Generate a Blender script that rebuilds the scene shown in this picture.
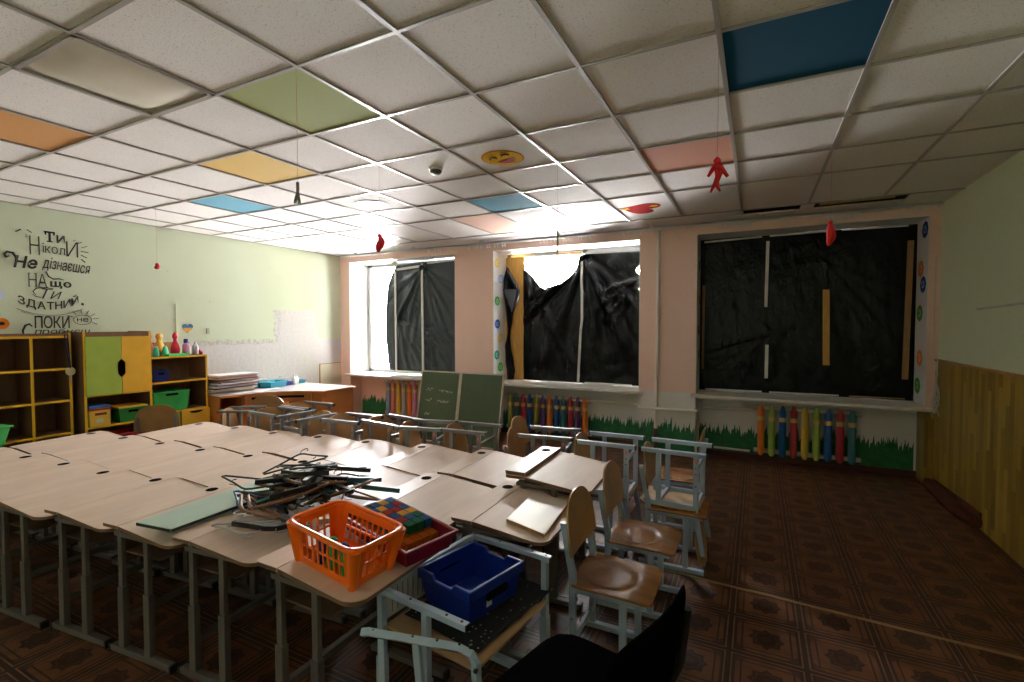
import bpy, bmesh, math, random
from math import sin, cos, pi, radians as rad, sqrt, atan2
from mathutils import Vector, Matrix, noise

for o in list(bpy.data.objects):
    bpy.data.objects.remove(o, do_unlink=True)
SC = bpy.context.scene
COL = SC.collection
RND = random.Random(11)

# ------------------------------------------------------------------ camera, world, light, exposure
CAM_POS = Vector((1.3555, -0.9923, 1.624))
YAW, PITCH, ROLL, FPX = -0.4682, -0.0324, -0.0014, 483.86
fw = Vector((sin(YAW) * cos(PITCH), cos(YAW) * cos(PITCH), sin(PITCH)))
rt = Vector((cos(YAW), -sin(YAW), 0))
up = rt.cross(fw)
rt, up = cos(ROLL) * rt + sin(ROLL) * up, -sin(ROLL) * rt + cos(ROLL) * up
cam_d = bpy.data.cameras.new('camera')
cam_d.sensor_width = 36
cam_d.lens = FPX / 1024 * 36
cam_d.clip_start = 0.05
cam = bpy.data.objects.new('camera', cam_d)
COL.objects.link(cam)
cam.matrix_world = Matrix(((rt.x, up.x, -fw.x, CAM_POS.x), (rt.y, up.y, -fw.y, CAM_POS.y), (rt.z, up.z, -fw.z, CAM_POS.z), (0, 0, 0, 1)))
SC.camera = cam

SKY_EAST, SKY_WEST, GROUND_GAIN = 20.0, 330.0, 1.8
w = bpy.data.worlds.new('sky')
SC.world = w
w.use_nodes = True
wn = w.node_tree
wn.nodes.clear()
wbg = wn.nodes.new('ShaderNodeBackground')
wout = wn.nodes.new('ShaderNodeOutputWorld')
wbg.inputs['Color'].default_value = (1.0, 0.955, 0.96, 1)
# hazy daylight: the glow of the veiled sun lies to the west (-x), sunlit ground below the horizon
wtc = wn.nodes.new('ShaderNodeTexCoord')
wsp = wn.nodes.new('ShaderNodeSeparateXYZ')
wn.links.new(wtc.outputs['Generated'], wsp.inputs[0])
wmx = wn.nodes.new('ShaderNodeMapRange')
wmx.inputs[1].default_value, wmx.inputs[2].default_value = 0.36, -0.80
wmx.inputs[3].default_value, wmx.inputs[4].default_value = SKY_EAST, SKY_WEST
wn.links.new(wsp.outputs[0], wmx.inputs[0])
wmz = wn.nodes.new('ShaderNodeMapRange')
wmz.inputs[1].default_value, wmz.inputs[2].default_value = 0.05, -0.12
wmz.inputs[3].default_value, wmz.inputs[4].default_value = 1.0, GROUND_GAIN
wn.links.new(wsp.outputs[2], wmz.inputs[0])
wml = wn.nodes.new('ShaderNodeMath')
wml.operation = 'MULTIPLY'
wn.links.new(wmx.outputs[0], wml.inputs[0])
wn.links.new(wmz.outputs[0], wml.inputs[1])
# the ground close under the windows lies in the shade of the building
wms = wn.nodes.new('ShaderNodeMapRange')
wms.inputs[1].default_value, wms.inputs[2].default_value = -0.30, -0.75
wms.inputs[3].default_value, wms.inputs[4].default_value = 1.0, 0.35
wn.links.new(wsp.outputs[2], wms.inputs[0])
wm2 = wn.nodes.new('ShaderNodeMath')
wm2.operation = 'MULTIPLY'
wn.links.new(wml.outputs[0], wm2.inputs[0])
wn.links.new(wms.outputs[0], wm2.inputs[1])
wn.links.new(wm2.outputs[0], wbg.inputs['Strength'])
wn.links.new(wbg.outputs[0], wout.inputs[0])

SC.view_settings.view_transform = 'Standard'
SC.view_settings.look = 'None'
SC.view_settings.gamma = 1
SC.view_settings.use_curve_mapping = False
SC.view_settings.exposure = 0.08
SC.cycles.max_bounces = 10
SC.cycles.diffuse_bounces = 7
SC.cycles.glossy_bounces = 4
SC.cycles.transparent_max_bounces = 12
SC.cycles.use_denoising = True
SC.cycles.sample_clamp_indirect = 12
SC.cycles.caustics_reflective = False
SC.cycles.caustics_refractive = False


def portal(name, cx, cz, sx, sz, y):
    d = bpy.data.lights.new(name, 'AREA')
    d.shape = 'RECTANGLE'
    d.size, d.size_y = sx, sz
    d.cycles.is_portal = True
    o = bpy.data.objects.new(name, d)
    COL.objects.link(o)
    o.location = (cx, y, cz)
    o.rotation_euler = (-pi / 2, 0, 0)      # emits towards -y, into the room
    return o


portal('daylight_window_portal', -4.02, 1.76, 1.88, 1.90, 5.78)
portal('daylight_gap_portal', -1.05, 2.38, 2.1, 0.75, 5.78)

# ------------------------------------------------------------------ dimensions
XL, XR, YW, YB, HC = -5.18, 2.98, 5.25, -2.7, 2.833
YN, YF = 5.50, 5.63                       # niche back, film plane
SILL = 0.79
WIN = [(-4.96, -2.78), (-2.11, 0.02), (0.70, 2.89)]
WTOP = 2.715
OFF = {-5: -.0516, -4: -.0042, -3: .0715, -2: .0424, -1: .0574, 0: .0378}


def gx(a):
    return (a + OFF.get(a, 0)) * 0.6


# ------------------------------------------------------------------ materials
def srgb(c):
    return tuple((x / 12.92 if x <= 0.04045 else ((x + 0.055) / 1.055) ** 2.4) for x in [v / 255 for v in c])


def mat(name, c, rough=0.6, metal=0.0, var=0.12, scale=8.0, bump=0.0, bscale=60.0, spec=0.5, stretch=None, coat=0.0):
    """principled material with procedural tone variation; c in linear rgb"""
    m = bpy.data.materials.new(name)
    m.use_nodes = True
    nt = m.node_tree
    b = nt.nodes['Principled BSDF']
    b.inputs['Roughness'].default_value = rough
    b.inputs['Metallic'].default_value = metal
    b.inputs['Specular IOR Level'].default_value = spec
    b.inputs['Coat Weight'].default_value = coat
    if spec < .2:
        b.inputs['IOR'].default_value = 1.08
    tc = nt.nodes.new('ShaderNodeTexCoord')
    src = tc.outputs['Object']
    if stretch:
        mp = nt.nodes.new('ShaderNodeMapping')
        mp.inputs['Scale'].default_value = stretch
        nt.links.new(src, mp.inputs[0])
        src = mp.outputs[0]
    n = nt.nodes.new('ShaderNodeTexNoise')
    n.inputs['Scale'].default_value = scale
    n.inputs['Detail'].default_value = 4
    nt.links.new(src, n.inputs['Vector'])
    r = nt.nodes.new('ShaderNodeValToRGB')
    r.color_ramp.elements[0].position, r.color_ramp.elements[1].position = 0.3, 0.7
    r.color_ramp.elements[0].color = tuple(x * (1 - var) for x in c) + (1,)
    r.color_ramp.elements[1].color = tuple(min(1, x * (1 + var)) for x in c) + (1,)
    nt.links.new(n.outputs['Fac'], r.inputs[0])
    nt.links.new(r.outputs[0], b.inputs['Base Color'])
    if bump:
        n2 = nt.nodes.new('ShaderNodeTexNoise')
        n2.inputs['Scale'].default_value = bscale
        n2.inputs['Detail'].default_value = 3
        nt.links.new(src, n2.inputs['Vector'])
        bp = nt.nodes.new('ShaderNodeBump')
        bp.inputs['Strength'].default_value = bump
        bp.inputs['Distance'].default_value = 0.01
        nt.links.new(n2.outputs['Fac'], bp.inputs['Height'])
        nt.links.new(bp.outputs[0], b.inputs['Normal'])
    return m


class NT:
    """tiny expression helper for shader maths"""
    def __init__(s, m):
        s.nt = m.node_tree

    def n(s, op, *a):
        nd = s.nt.nodes.new('ShaderNodeMath')
        nd.operation = op
        for i, x in enumerate(a):
            if isinstance(x, (int, float)):
                nd.inputs[i].default_value = x
            else:
                s.nt.links.new(x, nd.inputs[i])
        return nd.outputs[0]

    def mix(s, f, c1, c2):
        nd = s.nt.nodes.new('ShaderNodeMix')
        nd.data_type = 'RGBA'
        for idx, x in ((0, f), (6, c1), (7, c2)):
            if isinstance(x, (int, float)):
                nd.inputs[idx].default_value = x
            elif isinstance(x, tuple):
                nd.inputs[idx].default_value = x + (1,)
            else:
                s.nt.links.new(x, nd.inputs[idx])
        return nd.outputs[2]

    def pos(s):
        g = s.nt.nodes.new('ShaderNodeNewGeometry')
        sp = s.nt.nodes.new('ShaderNodeSeparateXYZ')
        s.nt.links.new(g.outputs['Position'], sp.inputs[0])
        return g.outputs['Position'], sp.outputs[0], sp.outputs[1], sp.outputs[2]

    def noise(s, vec, scale, detail=3, stretch=None):
        if stretch:
            mp = s.nt.nodes.new('ShaderNodeMapping')
            mp.inputs['Scale'].default_value = stretch
            s.nt.links.new(vec, mp.inputs[0])
            vec = mp.outputs[0]
        nd = s.nt.nodes.new('ShaderNodeTexNoise')
        nd.inputs['Scale'].default_value = scale
        nd.inputs['Detail'].default_value = detail
        s.nt.links.new(vec, nd.inputs['Vector'])
        return nd.outputs['Fac']

    def step(s, x, a, b):
        nd = s.nt.nodes.new('ShaderNodeMapRange')
        nd.inputs[1].default_value, nd.inputs[2].default_value = a, b
        s.nt.links.new(x, nd.inputs[0])
        return nd.outputs[0]

    def bump(s, h, strength, dist=0.01):
        bp = s.nt.nodes.new('ShaderNodeBump')
        bp.inputs['Strength'].default_value = strength
        bp.inputs['Distance'].default_value = dist
        s.nt.links.new(h, bp.inputs['Height'])
        s.nt.links.new(bp.outputs[0], s.nt.nodes['Principled BSDF'].inputs['Normal'])


def new_mat(name, rough=0.6, spec=0.5):
    m = bpy.data.materials.new(name)
    m.use_nodes = True
    b = m.node_tree.nodes['Principled BSDF']
    b.inputs['Roughness'].default_value = rough
    b.inputs['Specular IOR Level'].default_value = spec
    return m, b, NT(m)


def out_color(m, c):
    m.node_tree.links.new(c, m.node_tree.nodes['Principled BSDF'].inputs['Base Color'])


# patterned linoleum
def make_floor_mat():
    m, b, N = new_mat('patterned_brown_linoleum', 0.42, 0.4)
    vec, x, y, z = N.pos()
    P = 0.3365
    u = N.n('SUBTRACT', N.n('FRACT', N.n('DIVIDE', N.n('SUBTRACT', x, 1.757 - P / 2 - 20 * P), P)), 0.5)
    v = N.n('SUBTRACT', N.n('FRACT', N.n('DIVIDE', N.n('SUBTRACT', y, 2.455 - P / 2 - 20 * P), P)), 0.5)
    au, av = N.n('ABSOLUTE', u), N.n('ABSOLUTE', v)
    d = N.n('MAXIMUM', au, av)
    e = N.n('ADD', au, av)
    star = N.n('MINIMUM', d, N.n('MULTIPLY', e, 0.72))
    n1 = N.noise(vec, 9, 5)
    n2 = N.noise(vec, 40, 4, (1, 6, 1))
    base = N.mix(n2, (0.12, 0.045, 0.019), (0.205, 0.083, 0.036))
    dark = (0.032, 0.013, 0.009)
    tan = (0.23, 0.11, 0.05)
    # border band
    band = N.n('GREATER_THAN', d, 0.405)
    c = N.mix(band, base, dark)
    line1 = N.n('LESS_THAN', N.n('ABSOLUTE', N.n('SUBTRACT', d, 0.455)), 0.010)
    c = N.mix(line1, c, tan)
    line2 = N.n('LESS_THAN', N.n('ABSOLUTE', N.n('SUBTRACT', d, 0.33)), 0.012)
    c = N.mix(line2, c, (0.035, 0.013, 0.007))
    corner = N.n('GREATER_THAN', e, 0.66)
    c = N.mix(N.n('MULTIPLY', N.n('MULTIPLY', corner, N.n('LESS_THAN', d, 0.405)), 0.7), c, (0.034, 0.013, 0.007))
    med = N.n('LESS_THAN', star, 0.185)
    c = N.mix(med, c, dark)
    ring = N.n('LESS_THAN', N.n('ABSOLUTE', N.n('SUBTRACT', star, 0.135)), 0.012)
    c = N.mix(ring, c, (0.085, 0.034, 0.016))
    core = N.n('LESS_THAN', star, 0.06)
    c = N.mix(core, c, (0.062, 0.024, 0.011))
    c = N.mix(N.n('MULTIPLY', N.step(n1, 0.45, 0.75), 0.45), c, (0.028, 0.012, 0.007))
    out_color(m, c)
    nt = m.node_tree
    nt.links.new(N.n('ADD', 0.36, N.n('MULTIPLY', n1, 0.2)), b.inputs['Roughness'])
    N.bump(n2, 0.12, 0.002)
    return m


def make_tile_mat():
    m, b, N = new_mat('speckled_mineral_fibre_tile', 0.9, 0.2)
    vec, x, y, z = N.pos()
    n = N.noise(vec, 130, 2)
    s = N.step(n, 0.60, 0.70)
    n2 = N.noise(vec, 2.2, 3)
    c = N.mix(n2, (0.76, 0.71, 0.68), (0.84, 0.79, 0.755))
    c = N.mix(N.n('MULTIPLY', s, 0.55), c, (0.30, 0.27, 0.24))
    out_color(m, c)
    N.bump(n, 0.25, 0.004)
    return m


def make_color_tile(name, col):
    m, b, N = new_mat(name, 0.85, 0.2)
    vec, x, y, z = N.pos()
    n = N.noise(vec, 130, 2)
    c = N.mix(N.n('MULTIPLY', N.step(n, 0.60, 0.72), 0.4), col, tuple(v * 0.5 for v in col))
    out_color(m, c)
    N.bump(n, 0.2, 0.004)
    return m


def make_left_wall_mat():
    m, b, N = new_mat('worn_pale_green_paint', 0.55, 0.4)
    vec, x, y, z = N.pos()
    n = N.noise(vec, 1.6, 5)
    fine = N.noise(vec, 22, 4)
    green = N.mix(n, (0.58, 0.64, 0.47), (0.66, 0.71, 0.55))
    grey = N.mix(fine, (0.56, 0.53, 0.53), (0.76, 0.72, 0.72))
    wob = N.n('MULTIPLY', N.n('SUBTRACT', N.noise(vec, 5, 5), 0.5), 0.10)
    # bare plaster: y beyond 2.72 below 1.38, and y 3.95..4.75 below 1.84
    yy, zz = N.n('ADD', y, wob), N.n('ADD', z, wob)
    a1 = N.n('MULTIPLY', N.n('GREATER_THAN', yy, 2.72), N.n('LESS_THAN', zz, 1.40))
    a2 = N.n('MULTIPLY', N.n('MULTIPLY', N.n('GREATER_THAN', yy, 3.95), N.n('LESS_THAN', yy, 4.72)), N.n('LESS_THAN', zz, 1.86))
    patch = N.n('MAXIMUM', a1, a2)
    c = N.mix(patch, green, grey)
    edge = N.n('MULTIPLY', N.n('LESS_THAN', N.n('ABSOLUTE', N.n('SUBTRACT', zz, 1.39)), 0.035),
               N.n('MULTIPLY', N.n('MULTIPLY', N.n('GREATER_THAN', y, 2.75), N.n('LESS_THAN', y, 3.95)), N.step(fine, 0.42, 0.62)))
    c = N.mix(N.n('MULTIPLY', edge, 0.55), c, (0.30, 0.29, 0.26))
    edge2 = N.n('MULTIPLY', N.n('LESS_THAN', N.n('ABSOLUTE', N.n('SUBTRACT', yy, 3.99)), 0.06),
                N.n('MULTIPLY', N.n('MULTIPLY', N.n('GREATER_THAN', z, 1.36), N.n('LESS_THAN', z, 1.86)), N.step(fine, 0.45, 0.6)))
    c = N.mix(N.n('MULTIPLY', edge2, 0.5), c, (0.34, 0.32, 0.30))
    low = N.n('MULTIPLY', N.n('LESS_THAN', z, 0.98), N.n('GREATER_THAN', y, 4.75))
    c = N.mix(low, c, (0.72, 0.66, 0.50))
    spots = N.step(N.noise(vec, 14, 2), 0.73, 0.78)
    c = N.mix(N.n('MULTIPLY', spots, 0.35), c, (0.35, 0.36, 0.28))
    out_color(m, c)
    N.bump(fine, 0.12, 0.01)
    return m


def make_wall_mat(name, c1, c2, rough=0.5):
    m, b, N = new_mat(name, rough, 0.4)
    vec, x, y, z = N.pos()
    n = N.noise(vec, 1.8, 5)
    f = N.noise(vec, 30, 4)
    c = N.mix(n, c1, c2)
    c = N.mix(N.n('MULTIPLY', N.step(f, 0.55, 0.8), 0.15), c, tuple(v * 0.6 for v in c1))
    out_color(m, c)
    N.bump(f, 0.1, 0.008)
    return m


def make_panel_mat():
    m, b, N = new_mat('varnished_wood_panelling', 0.4, 0.45)
    vec, x, y, z = N.pos()
    strip = N.n('DIVIDE', N.n('SUBTRACT', N.n('ADD', y, N.n('MULTIPLY', x, 1.0)), -20), 0.062)
    idx = N.n('FLOOR', strip)
    row = N.n('FLOOR', N.n('ADD', N.n('DIVIDE', z, 0.46), N.n('MULTIPLY', idx, 0.37)))
    wn_ = m.node_tree.nodes.new('ShaderNodeTexWhiteNoise')
    wn_.noise_dimensions = '2D'
    cb = m.node_tree.nodes.new('ShaderNodeCombineXYZ')
    m.node_tree.links.new(idx, cb.inputs[0])
    m.node_tree.links.new(row, cb.inputs[1])
    m.node_tree.links.new(cb.outputs[0], wn_.inputs['Vector'])
    rnd = wn_.outputs['Value']
    grain = N.noise(vec, 18, 5, (6, 6, 0.35))
    c = N.mix(rnd, (0.21, 0.13, 0.016), (0.48, 0.33, 0.05))
    c = N.mix(N.n('MULTIPLY', grain, 0.6), c, (0.16, 0.085, 0.022))
    f = N.n('ABSOLUTE', N.n('SUBTRACT', N.n('FRACT', strip), 0.5))
    groove = N.n('GREATER_THAN', f, 0.475)
    c = N.mix(N.n('MULTIPLY', groove, 0.6), c, (0.06, 0.03, 0.01))
    out_color(m, c)
    N.bump(N.n('SUBTRACT', 1.0, groove), 0.25, 0.003)
    return m


def make_film_mat(name, col, rough, trans):
    m, b, N = new_mat(name, rough, 0.16)
    tc = m.node_tree.nodes.new('ShaderNodeTexCoord')
    n = N.noise(tc.outputs['Object'], 7, 6, (1.0, 1.0, 0.6))
    n2 = N.noise(tc.outputs['Object'], 30, 3)
    c = N.mix(n, col, tuple(v * 1.7 for v in col))
    out_color(m, c)
    N.bump(N.n('ADD', n, N.n('MULTIPLY', n2, 0.12)), 0.8, 0.04)
    b.inputs['Coat Weight'].default_value = 0.05
    b.inputs['Coat Roughness'].default_value = 0.12
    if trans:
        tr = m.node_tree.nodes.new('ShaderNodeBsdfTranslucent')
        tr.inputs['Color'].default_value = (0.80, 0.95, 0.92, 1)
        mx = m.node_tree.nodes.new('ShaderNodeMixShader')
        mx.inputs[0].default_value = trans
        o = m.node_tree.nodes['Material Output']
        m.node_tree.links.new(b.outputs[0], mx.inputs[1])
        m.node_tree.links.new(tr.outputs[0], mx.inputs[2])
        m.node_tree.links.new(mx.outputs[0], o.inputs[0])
    return m


def make_glass():
    m = bpy.data.materials.new('window_glass')
    m.use_nodes = True
    nt = m.node_tree
    nt.nodes.clear()
    t = nt.nodes.new('ShaderNodeBsdfTransparent')
    t.inputs[0].default_value = (0.95, 0.97, 0.97, 1)
    g = nt.nodes.new('ShaderNodeBsdfGlossy')
    g.inputs['Roughness'].default_value = 0.02
    fr = nt.nodes.new('ShaderNodeFresnel')
    fr.inputs[0].default_value = 1.3
    mx = nt.nodes.new('ShaderNodeMixShader')
    o = nt.nodes.new('ShaderNodeOutputMaterial')
    nt.links.new(fr.outputs[0], mx.inputs[0])
    nt.links.new(t.outputs[0], mx.inputs[1])
    nt.links.new(g.outputs[0], mx.inputs[2])
    nt.links.new(mx.outputs[0], o.inputs[0])
    return m


def make_board_mat():
    m, b, N = new_mat('green_chalkboard_paint', 0.5, 0.4)
    tc = m.node_tree.nodes.new('ShaderNodeTexCoord')
    n = N.noise(tc.outputs['Object'], 3.5, 5)
    n2 = N.noise(tc.outputs['Object'], 25, 3, (1, 1, 3))
    c = N.mix(n, (0.040, 0.068, 0.030), (0.075, 0.112, 0.052))
    c = N.mix(N.n('MULTIPLY', N.step(n2, 0.55, 0.8), 0.25), c, (0.16, 0.19, 0.12))
    out_color(m, c)
    return m


M = {}
M['floor'] = make_floor_mat()
M['tile'] = make_tile_mat()
M['wall_green'] = make_left_wall_mat()
M['wall_green_right'] = make_wall_mat('pale_green_paint', (0.70, 0.78, 0.54), (0.76, 0.84, 0.60), 0.3)
M['wall_pink'] = make_wall_mat('salmon_pink_paint', (0.84, 0.57, 0.48), (0.88, 0.63, 0.54))
M['wall_white'] = make_wall_mat('off_white_wall_paint', (0.70, 0.68, 0.66), (0.82, 0.80, 0.78))
M['reveal'] = make_wall_mat('white_reveal_plaster', (0.70, 0.69, 0.68), (0.80, 0.79, 0.78))
M['panel'] = make_panel_mat()
M['grid'] = mat('ceiling_grid_metal', (0.38, 0.345, 0.32), 0.33, var=.05)
M['void_shade'] = mat('void_shade_paint', (0.03, 0.028, 0.025), .9)  # near-black colour on slab and wall tops stands for the void's shade
M['film'] = make_film_mat('black_plastic_film', (0.0045, 0.005, 0.0056), 0.22, 0)
M['film_thin_glare'] = make_film_mat('thin_black_film_glare_tint', (0.016, 0.018, 0.018), 0.27, 0.012)  # thin film; its translucence also stands in for veiling glare
M['glass'] = make_glass()
M['pvc'] = mat('white_pvc', (0.78, 0.78, 0.78), .3, var=.04)
M['white_slat'] = mat('white_painted_slat', (0.66, 0.64, 0.60), .5, var=.08)
M['ply'] = mat('yellow_plywood', (0.55, 0.29, 0.06), .55, var=.18, scale=5, stretch=(8, 8, 1))
M['slat_wood'] = mat('bare_wood_slat', (0.36, 0.19, 0.065), .6, var=.2, scale=5, stretch=(8, 8, 1))
M['sill'] = mat('white_sill_paint', (0.68, 0.66, 0.62), .4, var=.08)
M['pipe'] = mat('cream_pipe_paint', (0.75, 0.71, 0.66), .4, var=.06)
M['radiator'] = mat('cream_radiator_paint', (0.60, 0.55, 0.48), .45, var=.08)
M['grass'] = mat('green_painted_grass', (0.016, 0.16, 0.052), .6, var=.3, scale=14)
M['laminate'] = mat('pale_beech_laminate', (0.66, 0.505, 0.415), .48, var=.07, scale=3, stretch=(6, 1, 6), spec=.32)
M['laminate2'] = mat('pale_maple_laminate', (0.62, 0.53, 0.46), .36, var=.06, scale=3, stretch=(6, 1, 6), spec=.4)
M['edge'] = mat('brown_board_edge', (0.20, 0.10, 0.05), .5)
M['hole_dark'] = mat('painted_hole_dark', (0.010, 0.009, 0.008), .9, spec=.03)  # flat black painted for the darkness inside holes, slots and gaps
M['desk_frame'] = mat('grey_beige_tube_paint', (0.115, 0.098, 0.09), .5, var=.08)
M['frame'] = mat('pale_grey_blue_tube_paint', (0.38, 0.47, 0.62), .38, var=.08)
M['frame_grey'] = mat('grey_tube_paint', (0.19, 0.19, 0.205), .4, var=.08)
M['cap'] = mat('black_plastic_cap', (0.010, 0.010, 0.011), .5)
M['sticker_orange'] = mat('orange_size_sticker', (0.85, 0.20, 0.02), .5)
M['seatwood'] = mat('varnished_plywood', (0.30, 0.135, 0.048), .24, var=.22, scale=4, stretch=(1.5, 9, 1.5), coat=.25)
M['seatpale'] = mat('pale_plywood_underside', (0.52, 0.36, 0.21), .5, var=.16, scale=4, stretch=(1.5, 9, 1.5))
M['backwood'] = mat('varnished_plywood_back', (0.38, 0.205, 0.080), .33, var=.2, scale=4, stretch=(9, 1.5, 1.5))
M['tray'] = mat('tray_plywood', (0.42, 0.25, 0.12), .5, var=.14, scale=4)
M['tray_shaded'] = mat('shaded_desk_tray', (0.12, 0.07, 0.04), .6, var=.14, scale=4)  # tray board darkened in colour for the shade under the desk tops
M['perf'] = mat('perforated_white_sheet', (0.55, 0.52, 0.50), .5, var=.06)
M['walnut'] = mat('brown_cabinet_board', (0.21, 0.105, 0.058), .5, var=.15, scale=4, stretch=(5, 5, 1))
M['yellow'] = mat('yellow_edge_band', (0.80, 0.47, 0.02), .4, var=.06)
M['ydoor'] = mat('yellow_door_laminate', (0.92, 0.52, 0.05), .4, var=.05)
M['gdoor'] = mat('lime_green_door_laminate', (0.42, 0.56, 0.09), .4, var=.05)
M['black'] = mat('black_plastic', (0.009, 0.009, 0.010), .38)
M['black_fabric'] = mat('black_upholstery', (0.0025, 0.0025, 0.003), .95, bump=.3, bscale=400, spec=.08)
M['orange_desk'] = mat('orange_brown_laminate', (0.55, 0.20, 0.05), .35, var=.1, scale=4)
M['desk_top_pale'] = mat('pale_desk_laminate', (0.48, 0.43, 0.42), .25, var=.05)
M['board'] = make_board_mat()
M['board_frame'] = mat('pale_wood_frame', (0.60, 0.52, 0.42), .5)
M['chalk'] = mat('white_chalk', (0.62, 0.63, 0.55), .9)
M['ink'] = mat('black_wall_vinyl', (0.010, 0.012, 0.010), .5)
M['red'] = mat('red_plastic', (0.42, 0.008, 0.012), .35)
M['redcloth'] = mat('red_cloth', (0.62, 0.010, 0.012), .8)
M['darkred'] = mat('dark_red_plastic', (0.21, 0.006, 0.016), .35)
M['orange'] = mat('orange_plastic', (0.93, 0.165, 0.008), .4, var=.06, spec=.35)
M['green'] = mat('green_plastic', (0.05, 0.50, 0.12), .38)
M['dkgreen'] = mat('dark_green_plastic', (0.01, 0.19, 0.04), .4)
M['blue'] = mat('blue_plastic', (0.006, 0.028, 0.26), .32)
M['dkblue'] = mat('dark_blue_plastic', (0.006, 0.02, 0.15), .35)
M['yellowp'] = mat('yellow_plastic', (0.85, 0.42, 0.02), .35)
M['pinkp'] = mat('pink_plastic', (0.75, 0.18, 0.30), .35)
M['white'] = mat('white_plastic', (0.72, 0.72, 0.72), .4, var=.03)
M['teal'] = mat('pale_teal_board', (0.40, 0.53, 0.46), .32, var=.05)
M['teal_edge'] = mat('dark_board_edge', (0.02, 0.03, 0.03), .5)
M['hwood'] = mat('brown_hanger_wood', (0.20, 0.085, 0.03), .4, var=.2, stretch=(2, 8, 8))
M['hteal'] = mat('dark_teal_plastic', (0.006, 0.10, 0.10), .35)
M['steel'] = mat('bare_steel', (0.42, 0.42, 0.42), .3, metal=1.0)
M['paper'] = mat('grey_paper', (0.62, 0.60, 0.60), .8, var=.1)
M['string'] = mat('red_thread', (0.55, 0.20, 0.18), .9)
M['straw'] = mat('dry_grey_straw', (0.26, 0.25, 0.17), .9)
M['skirt'] = mat('dark_red_brown_skirting', (0.075, 0.020, 0.012), .45, var=.15)
M['seam'] = mat('tan_seam_strip', (0.30, 0.20, 0.10), .5)
M['cable'] = mat('white_cable', (0.6, 0.58, 0.55), .5)
M['skin'] = mat('cream_box_card', (0.75, 0.55, 0.15), .6)


def solid(name, rgb=(.5, .5, .5), rough=.45):
    if name not in M:
        M[name] = mat(name, rgb, rough, var=.06, spec=.12 if name.startswith(('sticker', 'block')) else .5)
    return M[name]


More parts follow.
